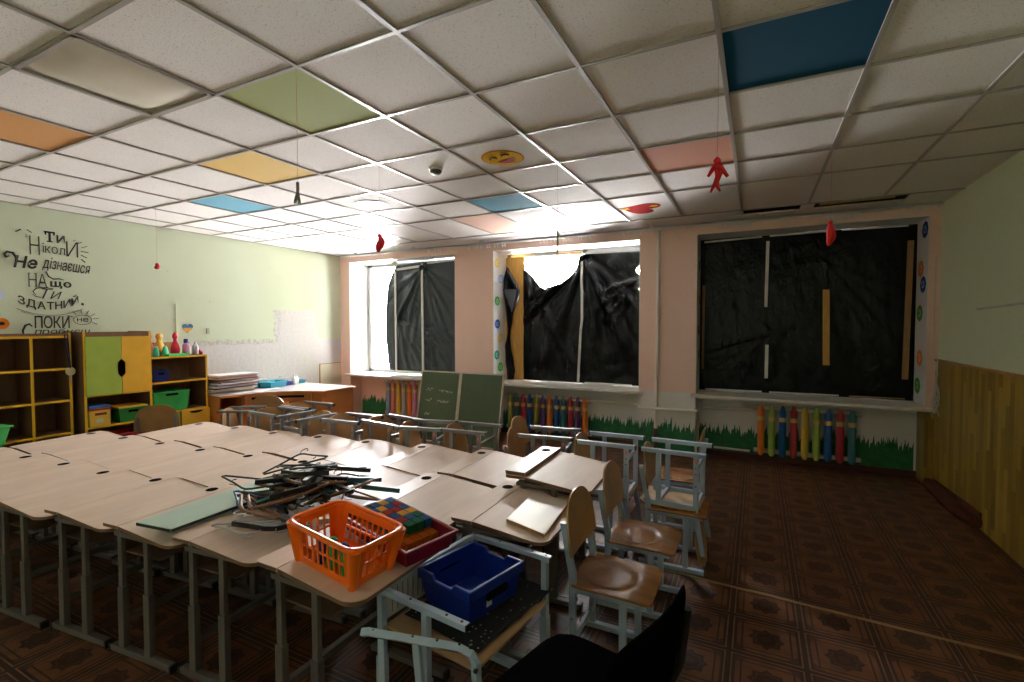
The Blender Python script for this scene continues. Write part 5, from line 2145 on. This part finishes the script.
def lettering():
    t = thing('wall_lettering', 'black decorative lettering on the pale green wall', 'wall lettering', (XL + .0012, 0, 0))
    wall_word(t, 'Ти', 1.30, 1.465, 2.49, 2.60, bold=.02)
    # little serifs
    b = MB()
    for (y, z) in ((1.305, 2.575), (1.372, 2.575)):
        b.bb(0, .002, y, y + .012, z - .012, z + .022)
    b.bb(0, .002, 1.32, 1.365, 2.49, 2.502)
    b.build('serif', 'ink', t)
    wall_word(t, 'Н', 1.185, 1.262, 2.345, 2.535, bold=-.012)
    wall_word(t, 'іко', 1.285, 1.405, 2.375, 2.475, bold=-.008)
    wall_word(t, 'л', 1.415, 1.465, 2.37, 2.44, bold=-.008)
    wall_word(t, 'И', 1.475, 1.575, 2.36, 2.52, bold=-.012)
    wall_word(t, 'Не', 1.06, 1.245, 2.20, 2.325, bold=.03, shear=.22)
    b = MB()
    b.tube([(.002, 1.075, 2.215), (.002, 1.085, 2.30), (.002, 1.06, 2.345), (.002, 1.02, 2.35), (.002, 1.0, 2.325), (.002, 1.012, 2.30), (.002, 1.032, 2.31)], [.006, .012, .012, .010, .010, .009, .005], 6)
    b.build('swash', 'ink', t)
    wall_word(t, 'дізнаєшся', 1.275, 1.68, 2.195, 2.34, bold=.004, shear=.32, warp=lambda u: -.03 * u)
    b = MB()
    b.tube([(.002, 1.305, 2.185), (.002, 1.325, 2.135), (.002, 1.36, 2.112), (.002, 1.41, 2.118), (.002, 1.45, 2.108)], [.005, .007, .006, .006, .003], 6)
    b.build('swash', 'ink', t)
    wall_word(t, 'НА', 1.168, 1.31, 2.025, 2.155, bold=-.010)
    b = MB()
    for y in (1.165, 1.215, 1.245, 1.30):
        for z in (2.022, 2.153):
            if z > 2.1 and y > 1.22:
                continue
            b.bb(0, .002, y, y + .02, z, z + .006)
    b.build('serif', 'ink', t)
    wall_word(t, 'що', 1.335, 1.51, 2.015, 2.09, bold=.03)
    wall_word(t, 'Ти', 1.265, 1.43, 1.905, 2.01, bold=-.004, shear=.35)
    b = MB()
    b.tube([(.002, 1.22, 1.94), (.002, 1.20, 1.975), (.002, 1.23, 2.01), (.002, 1.30, 2.02), (.002, 1.36, 2.012)], [.003, .004, .005, .004, .002], 5)
    b.tube([(.002, 1.26, 1.915), (.002, 1.22, 1.925), (.002, 1.195, 1.945)], [.004, .004, .002], 5)
    b.build('swash', 'ink', t)
    wall_word(t, 'ЗДАТНИЙ', 1.085, 1.565, 1.775, 1.895, bold=.014, shear=0, warp=lambda u: .28 * (u - .48) ** 2)
    wall_word(t, ',', 1.588, 1.612, 1.825, 1.875, bold=.06)
    b = MB()
    pts = []
    for k in range(17):
        u = k / 16
        pts.append((.0015, 1.075 + .53 * u, 1.735 + .28 * (u - .48) ** 2))
    b.tube(pts, .0022, 5)
    pts = [(p[0], p[1] * 1.0 + .0, p[2] - .014) for p in pts[1:9]]
    b.tube(pts, .0018, 5)
    b.build('underline', 'ink', t)
    wall_word(t, 'ПОКИ', 1.205, 1.485, 1.60, 1.728, bold=.006)
    wall_word(t, 'не', 1.548, 1.648, 1.668, 1.712, bold=.012)
    b = MB()
    ring = [(.0015, 1.598 + .078 * cos(a), 1.690 + .052 * sin(a)) for a in [2 * pi * k / 28 for k in range(28)]]
    b.tube(ring, .0028, 5, closed=True)
    for a in [rad(d) for d in (10, 40, 68, 95, 125, 155, -25)]:
        b.tube([(.0015, 1.598 + .094 * cos(a), 1.690 + .068 * sin(a)), (.0015, 1.598 + .145 * cos(a), 1.690 + .108 * sin(a))], .003, 5)
    b.build('sunburst', 'ink', t)
    wall_word(t, 'пробуєш', 1.20, 1.66, 1.52, 1.60, bold=0, shear=.2)
    b = MB()
    b.tube([(.0015, 1.185, 1.62), (.0015, 1.165, 1.645), (.0015, 1.135, 1.63), (.0015, 1.115, 1.58), (.0015, 1.12, 1.53)], [.006, .009, .010, .009, .006], 6)
    b.build('swash', 'ink', t)
    # rays round the first line
    b = MB()
    for (ya, za, yb, zb, r) in ((1.085, 2.555, 1.125, 2.585, .005), (1.17, 2.59, 1.205, 2.565, .004), (1.155, 2.535, 1.17, 2.535, .003), (1.155, 2.515, 1.17, 2.517, .003),
                                (1.60, 2.43, 1.665, 2.425, .004), (1.605, 2.47, 1.655, 2.49, .003), (1.60, 2.39, 1.65, 2.365, .004), (1.60, 2.345, 1.635, 2.315, .005), (1.575, 2.51, 1.61, 2.53, .003), (1.535, 2.53, 1.555, 2.545, .003)):
        b.tube([(.0015, ya, za), (.0015, yb, zb)], r, 5)
    b.build('ray', 'ink', t)


lettering()


# =================================================================== CHALKBOARD
def chalkboard():
    t = thing('chalkboard', 'two panelled green chalkboard leaning behind the chairs', 'chalkboard', (-2.305, 4.50, 0))
    H, W = .99, 1.36
    lean = math.atan2(.19, .98)
    T = Matrix.Rotation(-lean, 4, 'X')
    for k in (0, 1):
        x0 = -W / 2 + k * W / 2 + .004
        x1 = x0 + W / 2 - .008
        b = MB()
        b.bb(x0 + .016, x1 - .016, -.006, .006, .016, H - .016, 0, T)
        p = b.build('panel', 'board', t)
        f = MB()
        for a in ((x0, x1, 0, .018), (x0, x1, H - .018, H)):
            f.bb(a[0], a[1], -.013, .013, a[2], a[3], 0, T)
        for a in ((x0, x0 + .018), (x1 - .018, x1)):
            f.bb(a[0], a[1], -.013, .013, 0, H, 0, T)
        f.build('frame', 'board_frame', p)
        if k == 0:
            R6 = random.Random(4)
            c = MB()
            for (xa, za, n) in ((x0 + .12, .72, 4), (x0 + .34, .705, 8), (x0 + .12, .57, 4), (x0 + .33, .56, 8), (x0 + .13, .38, 3)):
                x = xa
                for q in range(n):
                    x2 = x + R6.uniform(.015, .035)
                    c.tube([(x, -.0075, za + R6.uniform(-.015, .02)), ((x + x2) / 2, -.0075, za + R6.uniform(-.02, .03)), (x2, -.0075, za + R6.uniform(-.015, .02))], .0038, 4, 0, T)
                    x = x2 + R6.uniform(0, .012)
            c.build('chalk_scrawl', 'chalk', p)


chalkboard()


# =================================================================== THINGS ON THE DESKS
# pale teal board
def flat_board(name, label, pts, z, th, m_, me_, cat, tilt=0):
    b = MB()
    cx = sum(p[0] for p in pts) / len(pts)
    cy = sum(p[1] for p in pts) / len(pts)
    b.prism([(p[0] - cx, p[1] - cy) for p in pts], 'z', 0, th, 0, None, 1)
    o = b.build(name, [m_, me_], bevel=.002, seg=1)
    o.location = (cx, cy, z)
    o.rotation_euler = tilt if tilt else (0, 0, 0)
    return tag(o, label, cat)


flat_board('loose_panel', 'long pale teal board under the heap of hangers', [(-1.275, .23), (-1.055, .268), (-1.075, 1.03), (-1.345, 1.03)], .668, .018, 'teal', 'teal_edge', 'board', (0, rad(1.5), 0))
flat_board('loose_panel', 'loose pale board lying on the desk at the right end of the middle row', [(.248, 1.127), (.470, 1.098), (.432, 1.53), (.212, 1.56)], .628, .020, 'laminate2', 'slat_wood', 'board', (0, TILT, 0))
b = MB()
b.tube([(0, 0, 0), (.035, .01, 0), (.018, .05, .0), (.002, .005, .0)], .004, 6)
b.tube([(.008, .02, 0), (.03, .025, 0)], .004, 6)
o = b.build('small_hook', 'cap', loc=(.125, 1.335, .646))
tag(o, 'small black metal hook lying on the desk near the loose board', 'hook')


# coat hangers
def hanger(kind, label, loc, rot, m_, group='coat hangers heaped on the desks'):
    t = thing('coat_hanger', label, 'coat hanger', loc, 0, group)
    t.rotation_euler = rot
    W = .20
    b = MB()
    if kind == 'tube':
        pts = [(-W, 0, -.01), (-W * .5, 0, .05), (-.03, 0, .10), (0, 0, .112), (.03, 0, .10), (W * .5, 0, .05), (W, 0, -.01), (W - .012, 0, -.024), (0, 0, -.022), (-W + .012, 0, -.024)]
        b.tube(pts, .0055, 7, closed=True)
        b.tube([(-.12, 0, .04), (-.12, 0, .015), (-.105, 0, .01)], .003, 5)
        b.tube([(.12, 0, .04), (.12, 0, .015), (.105, 0, .01)], .003, 5)
    elif kind == 'broad':
        poly = [(-W, -.015), (-W * .6, .035), (-.05, .09), (0, .105), (.05, .09), (W * .6, .035), (W, -.015), (W - .01, -.03), (W * .55, .008), (.04, .06), (0, .066), (-.04, .06), (-W * .55, .008), (-W + .01, -.03)]
        b.prism(poly, 'y', -.012, .012)
    else:
        pts = [(-W, 0, 0), (-.05, 0, .065), (0, 0, .075), (.05, 0, .065), (W, 0, 0)]
        b.tube(pts, [.007, .010, .011, .010, .007], 8)
        b.tube([(-W * .85, 0, .008), (W * .85, 0, .008)], .0055, 7)
    b.build('shoulders', m_, t, smooth=(kind != 'broad'))
    h = MB()
    top = .112 if kind == 'tube' else (.10 if kind == 'broad' else .072)
    pts = [(0, 0, top - .005), (0, 0, top + .03)] + [(.022 * sin(a) if False else .022 - .022 * cos(a), 0, top + .03 + .022 * sin(a)) for a in [pi * k / 8 * 1.15 for k in range(1, 9)]]
    h.tube(pts, .0028, 6)
    h.build('hook', 'steel' if kind != 'tube' else m_, t)
    return t


def hanger_heap():
    R7 = random.Random(77)
    base = .672
    # the ones that can be told apart
    hanger('tube', 'black tube hanger standing up on top of the heap, hook in the air', (-1.19, 1.06, .765), (rad(-72), rad(-14), rad(32)), 'black')
    hanger('tube', 'black tube hanger lying towards the teal board at the left of the heap', (-1.20, .80, .735), (rad(96), rad(6), rad(28)), 'black')
    hanger('tube', 'black tube hanger with its bar across the top of the heap', (-1.00, .98, .800), (rad(82), rad(-4), rad(14)), 'black')
    hanger('broad', 'dark teal hanger sticking out at the right of the heap', (-.74, 1.06, .745), (rad(80), 0, rad(12)), 'hteal')
    hanger('wood', 'brown wooden hanger pointing at the red tray', (-.66, .93, .718), (rad(74), rad(-10), rad(60)), 'hwood')
    hanger('wood', 'brown wooden hanger lying at the near left of the heap', (-.90, .60, .704), (rad(88), rad(4), rad(-12)), 'hwood')
    hanger('tube', 'grey metal hanger lying flat on the desk in front of the heap', (-.78, .50, .672), (rad(90), 0, rad(35)), 'steel')
    hanger('broad', 'black broad hanger lying flat in front of the heap', (-.70, .56, .682), (rad(90), rad(2), rad(48)), 'black')
    hanger('broad', 'pale wooden clip hanger beside the orange basket', (-.56, .70, .690), (rad(88), rad(4), rad(15)), solid('pale_hanger_wood', (.45, .36, .26)))
    hanger('broad', 'big black shoulder hanger across the middle of the heap', (-.92, .83, .790), (rad(70), rad(-8), rad(20)), 'black')
    hanger('broad', 'black shoulder hanger at the back of the heap', (-.86, 1.08, .780), (rad(74), rad(4), rad(24)), 'black')
    hanger('tube', 'blue hanger end showing at the left of the heap', (-.98, .66, .708), (rad(92), rad(3), rad(4)), 'blue')
    for k in range(30):
        a = R7.uniform(0, 360)
        x = -.86 + R7.gauss(0, .12)
        y = .86 + R7.gauss(0, .13)
        x = min(-.62, max(-1.12, x))
        y = min(1.12, max(.62, y))
        z = .69 + .13 * math.exp(-((x + .88) ** 2 + (y - .86) ** 2) / .03) * R7.random() + .01 * R7.random()
        kind = ['broad', 'tube', 'wood', 'wood', 'broad'][k % 5]
        m_ = ['black', 'black', 'hwood', 'black', 'hteal' if k % 3 == 0 else 'black'][k % 5]
        lab = {'black': 'black plastic hanger tangled in the middle of the heap', 'hwood': 'brown wooden hanger tangled in the middle of the heap', 'hteal': 'dark teal hanger tangled in the middle of the heap'}[m_]
        hanger(kind, lab, (x, y, z), (rad(90 + R7.uniform(-16, 16)), rad(R7.uniform(-10, 10)), rad(a)), m_)


hanger_heap()


# orange perforated basket
def basket():
    t = thing('plastic_basket', 'orange slotted plastic basket on the desk', 'basket', (-.068, .370, .696), rad(-4))
    t.rotation_euler = (0, rad(6), rad(-4))
    sx, sy, h = .352, .232, .160
    tp = .022
    th = .005

    def wall(axis, sgn, L, half):
        b = MB()
        off = half
        # local frame: u along wall, z up; slots in two rows
        def P(u, z, d):
            k = tp * (1 - z / h)
            w_ = off - k - d
            return (u, sgn * w_, z) if axis == 'y' else (sgn * w_, u, z)
        def quad(u0, u1, z0, z1):
            vs = [P(u0, z0, 0), P(u1, z0, 0), P(u1, z1, 0), P(u0, z1, 0), P(u0, z0, th), P(u1, z0, th), P(u1, z1, th), P(u0, z1, th)]
            b.add(vs, [(0, 1, 2, 3), (7, 6, 5, 4), (0, 4, 5, 1), (1, 5, 6, 2), (2, 6, 7, 3), (3, 7, 4, 0)])
        l2 = L / 2 - tp * .5
        c = .045
        quad(-l2, -l2 + c, 0, h)
        quad(l2 - c, l2, 0, h)
        quad(-l2 + c, l2 - c, 0, .030)
        quad(-l2 + c, l2 - c, .078, .086)
        quad(-l2 + c, l2 - c, .134, h)
        n = int((L - 2 * c) / .030)
        for k in range(n + 1):
            u = -l2 + c + (2 * l2 - 2 * c) * k / n
            quad(u - .0035, u + .0035, .03, .135)
        return b.build('slotted_wall', 'orange', t)
    for sg in (-1, 1):
        wall('y', sg, sx, sy / 2)
        wall('x', sg, sy, sx / 2)
    b = MB()
    b.bb(-sx / 2 + tp, sx / 2 - tp, -sy / 2 + tp, sy / 2 - tp, 0, .006)
    b.build('floor_plate', 'orange', t)
    b = MB()
    out = rounded(-sx / 2 - .012, sx / 2 + .012, -sy / 2 - .012, sy / 2 + .012, (.05,) * 4)
    b.tube([(x, y, h) for x, y in out], .011, 8, closed=True)
    b.build('rim', 'orange', t, smooth=True)
    for sxn in (-1, 1):
        for syn in (-1, 1):
            b = MB()
            b.tube([(sxn * (sx / 2 - tp - .004), syn * (sy / 2 - tp - .004), 0), (sxn * (sx / 2 - .004), syn * (sy / 2 - .004), h)], [.016, .024], 10)
            b.build('corner_post', 'orange', t, smooth=True)


basket()
# green and blue pieces seen through the basket slots
RG = random.Random(2)
for k in range(7):
    b = MB()
    b.bb(-.013, .013, -.012, .012, 0, .10)
    b.lathe([(.008, .10), (.008, .106)], (0, 0, 0), 8)
    o = b.build('toy_brick', 'green' if k % 3 else 'blue')
    o.matrix_world = Matrix.Translation((-.068, .370, .703)) @ Matrix.Rotation(rad(-4), 4, 'Z') @ Matrix.Rotation(rad(6), 4, 'Y') @ Matrix.Translation((-.06 + .032 * k, -.062 + .026 * (k % 2), 0)) @ Matrix.Rotation(rad(90 * (k == 6)), 4, 'Z')
    tag(o, ('green' if k % 3 else 'blue') + ' toy brick inside the orange basket', 'toy brick', ('green' if k % 3 else 'blue') + ' toy bricks in the orange basket')


# red tray of coloured blocks
def tray_blocks():
    t = thing('plastic_tray', 'dark red plastic tray of coloured blocks beside the orange basket', 'tray', (-.035, .640, .694), rad(-13))
    t.rotation_euler = (0, rad(4.5), rad(-13))
    b = MB()
    tapered_box(b, -.228, .228, -.130, .130, 0, .075, .016, .005)
    b.build('body', 'darkred', t, bevel=.003)
    b = MB()
    rim(b, -.228, .228, -.130, .130, .078, .012, .014)
    b.build('rim', 'darkred', t, bevel=.004)
    cols = [('blue', (.02, .08, .20)), ('yellow', (.50, .25, .035)), ('red', (.28, .022, .016)), ('green', (.015, .10, .05)), ('orange', (.40, .10, .015))]
    a = rad(-13)
    T = Matrix.Translation((-.035, .640, .694)) @ Matrix.Rotation(a, 4, 'Z') @ Matrix.Rotation(rad(4.5), 4, 'Y')
    seq = ['brbygbo', 'ybrybgr', 'byrbrgy', 'gbyrbyb', 'roroybr']
    key = {'b': 0, 'y': 1, 'r': 2, 'g': 3, 'o': 4}
    for lay in (0, 1):
        for r in range(5):
            for c in range(7):
                if lay and (r == 4 or c > 5 - (r > 2)):
                    continue
                nm, rgb = cols[key[seq[r][c]] if lay else (4 if c > 4 or r == 4 else (2 if (r + c) % 2 else 0))]
                q = MB()
                q.box((0, 0, 0), (.047, .0405, .040))
                o = q.build('toy_block', solid('block_' + nm, rgb, .65), bevel=.002, seg=1)
                p = Vector((-.170 + c * .049, .088 - r * .0425, .030 + lay * .046))
                o.matrix_world = T @ Matrix.Translation(p) @ Matrix.Rotation(rad(RG.uniform(-3, 3)), 4, 'Z')
                where = 'top' if lay else 'bottom'
                tag(o, nm + ' toy block in the ' + where + ' layer of the red tray', 'toy block', nm + ' blocks in the red tray, ' + where + ' layer')


tray_blocks()


# blue crate on a dotted cloth
def crate():
    b = MB()
    vs, fs = [], []
    n = 14
    for i in range(n + 1):
        for j in range(n + 1):
            u, v = i / n, j / n
            x, y = -.17 + .40 * u, -.24 + .52 * v
            vs.append((x, y, .004 + .010 * abs(noise.noise(Vector((x * 14, y * 14, 3)))) + (.012 * max(0, u - .85) * 6 * abs(sin(v * 12)))))
    for i in range(n):
        for j in range(n):
            k = i * (n + 1) + j
            fs.append((k, k + 1, k + n + 2, k + n + 1))
    b.add(vs, fs)
    m_, bs, N = new_mat('black_dotted_cloth', .85)
    tc = m_.node_tree.nodes.new('ShaderNodeTexCoord')
    vo = m_.node_tree.nodes.new('ShaderNodeTexVoronoi')
    vo.inputs['Scale'].default_value = 38
    m_.node_tree.links.new(tc.outputs['Object'], vo.inputs['Vector'])
    out_color(m_, N.mix(N.n('LESS_THAN', vo.outputs['Distance'], .16), (.008, .008, .009), (.42, .40, .36)))
    o = b.build('dotted_cloth', m_, smooth=True, loc=(.285, .76, .432))
    o.rotation_euler = (0, 0, rad(-10))
    thick(o, .003)
    tag(o, 'black dotted cloth under the blue crate', 'cloth')
    t = thing('plastic_crate', 'dark blue plastic crate on the tray of the topless desk', 'crate', (.270, .765, .446), rad(-13))
    sx, sy, h = .30, .325, .125
    b = MB()
    tapered_box(b, -sx / 2, sx / 2, -sy / 2, sy / 2, 0, h, .02, .006)
    b.build('body', 'blue', t, bevel=.006)
    b = MB()
    # raised rim corners with lower handle sides
    for s_ in (-1, 1):
        poly = [(-sx / 2 - .008, h - .02), (sx / 2 + .008, h - .02), (sx / 2 + .008, h + .022), (sx * .22, h + .022), (sx * .16, h), (-sx * .16, h), (-sx * .22, h + .022), (-sx / 2 - .008, h + .022)]
        b.prism(poly, 'y', s_ * sy / 2 - .007, s_ * sy / 2 + .008)
        poly = [(-sy / 2 - .008, h - .02), (sy / 2 + .008, h - .02), (sy / 2 + .008, h + .022), (-sy / 2 - .008, h + .022)]
        b.prism(poly, 'x', s_ * sx / 2 - .007, s_ * sx / 2 + .008)
    b.build('rim', 'blue', t, bevel=.004)
    for s_ in (-1, 1):
        b = MB()
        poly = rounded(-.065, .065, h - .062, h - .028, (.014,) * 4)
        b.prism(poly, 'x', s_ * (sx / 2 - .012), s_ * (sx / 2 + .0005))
        b.build('handle_slot', 'hole_dark', t)
    b = MB()
    b.bb(sx / 2 - .016, sx / 2 - .0095, -.055, -.025, .035, .075)
    b.build('paper_label', 'white', t)


crate()

# pale tree crown outside, seen through the gap of the middle window
def outside_tree():
    R8 = random.Random(8)
    t = thing('tree', 'bright hazy tree seen through the gap of the middle window', 'tree', (-2.6, 11.0, -3.0))
    b = MB()
    b.tube([(0, 0, 0), (.1, 0, 3.0), (0, .1, 5.5)], [.22, .18, .08], 10)
    b.build('trunk', 'walnut', t)
    b = MB()
    for k in range(900):
        th, ph = R8.uniform(0, 2 * pi), math.acos(R8.uniform(-1, 1))
        rr = 2.2 * R8.uniform(.55, 1)
        p = Vector((rr * sin(ph) * cos(th), rr * sin(ph) * sin(th), 6.0 + 1.25 * rr * cos(ph)))
        d = Vector((R8.uniform(-1, 1), R8.uniform(-1, 1), R8.uniform(-1, 1))).normalized() * .16
        e = d.orthogonal().normalized() * .08
        b.add([p - d, p + e, p + d, p - e], [(0, 1, 2, 3)])
    o = b.build('crown', solid('pale_leaf_green', (.30, .42, .16), .6), t)
    o['kind'] = 'stuff'


outside_tree()
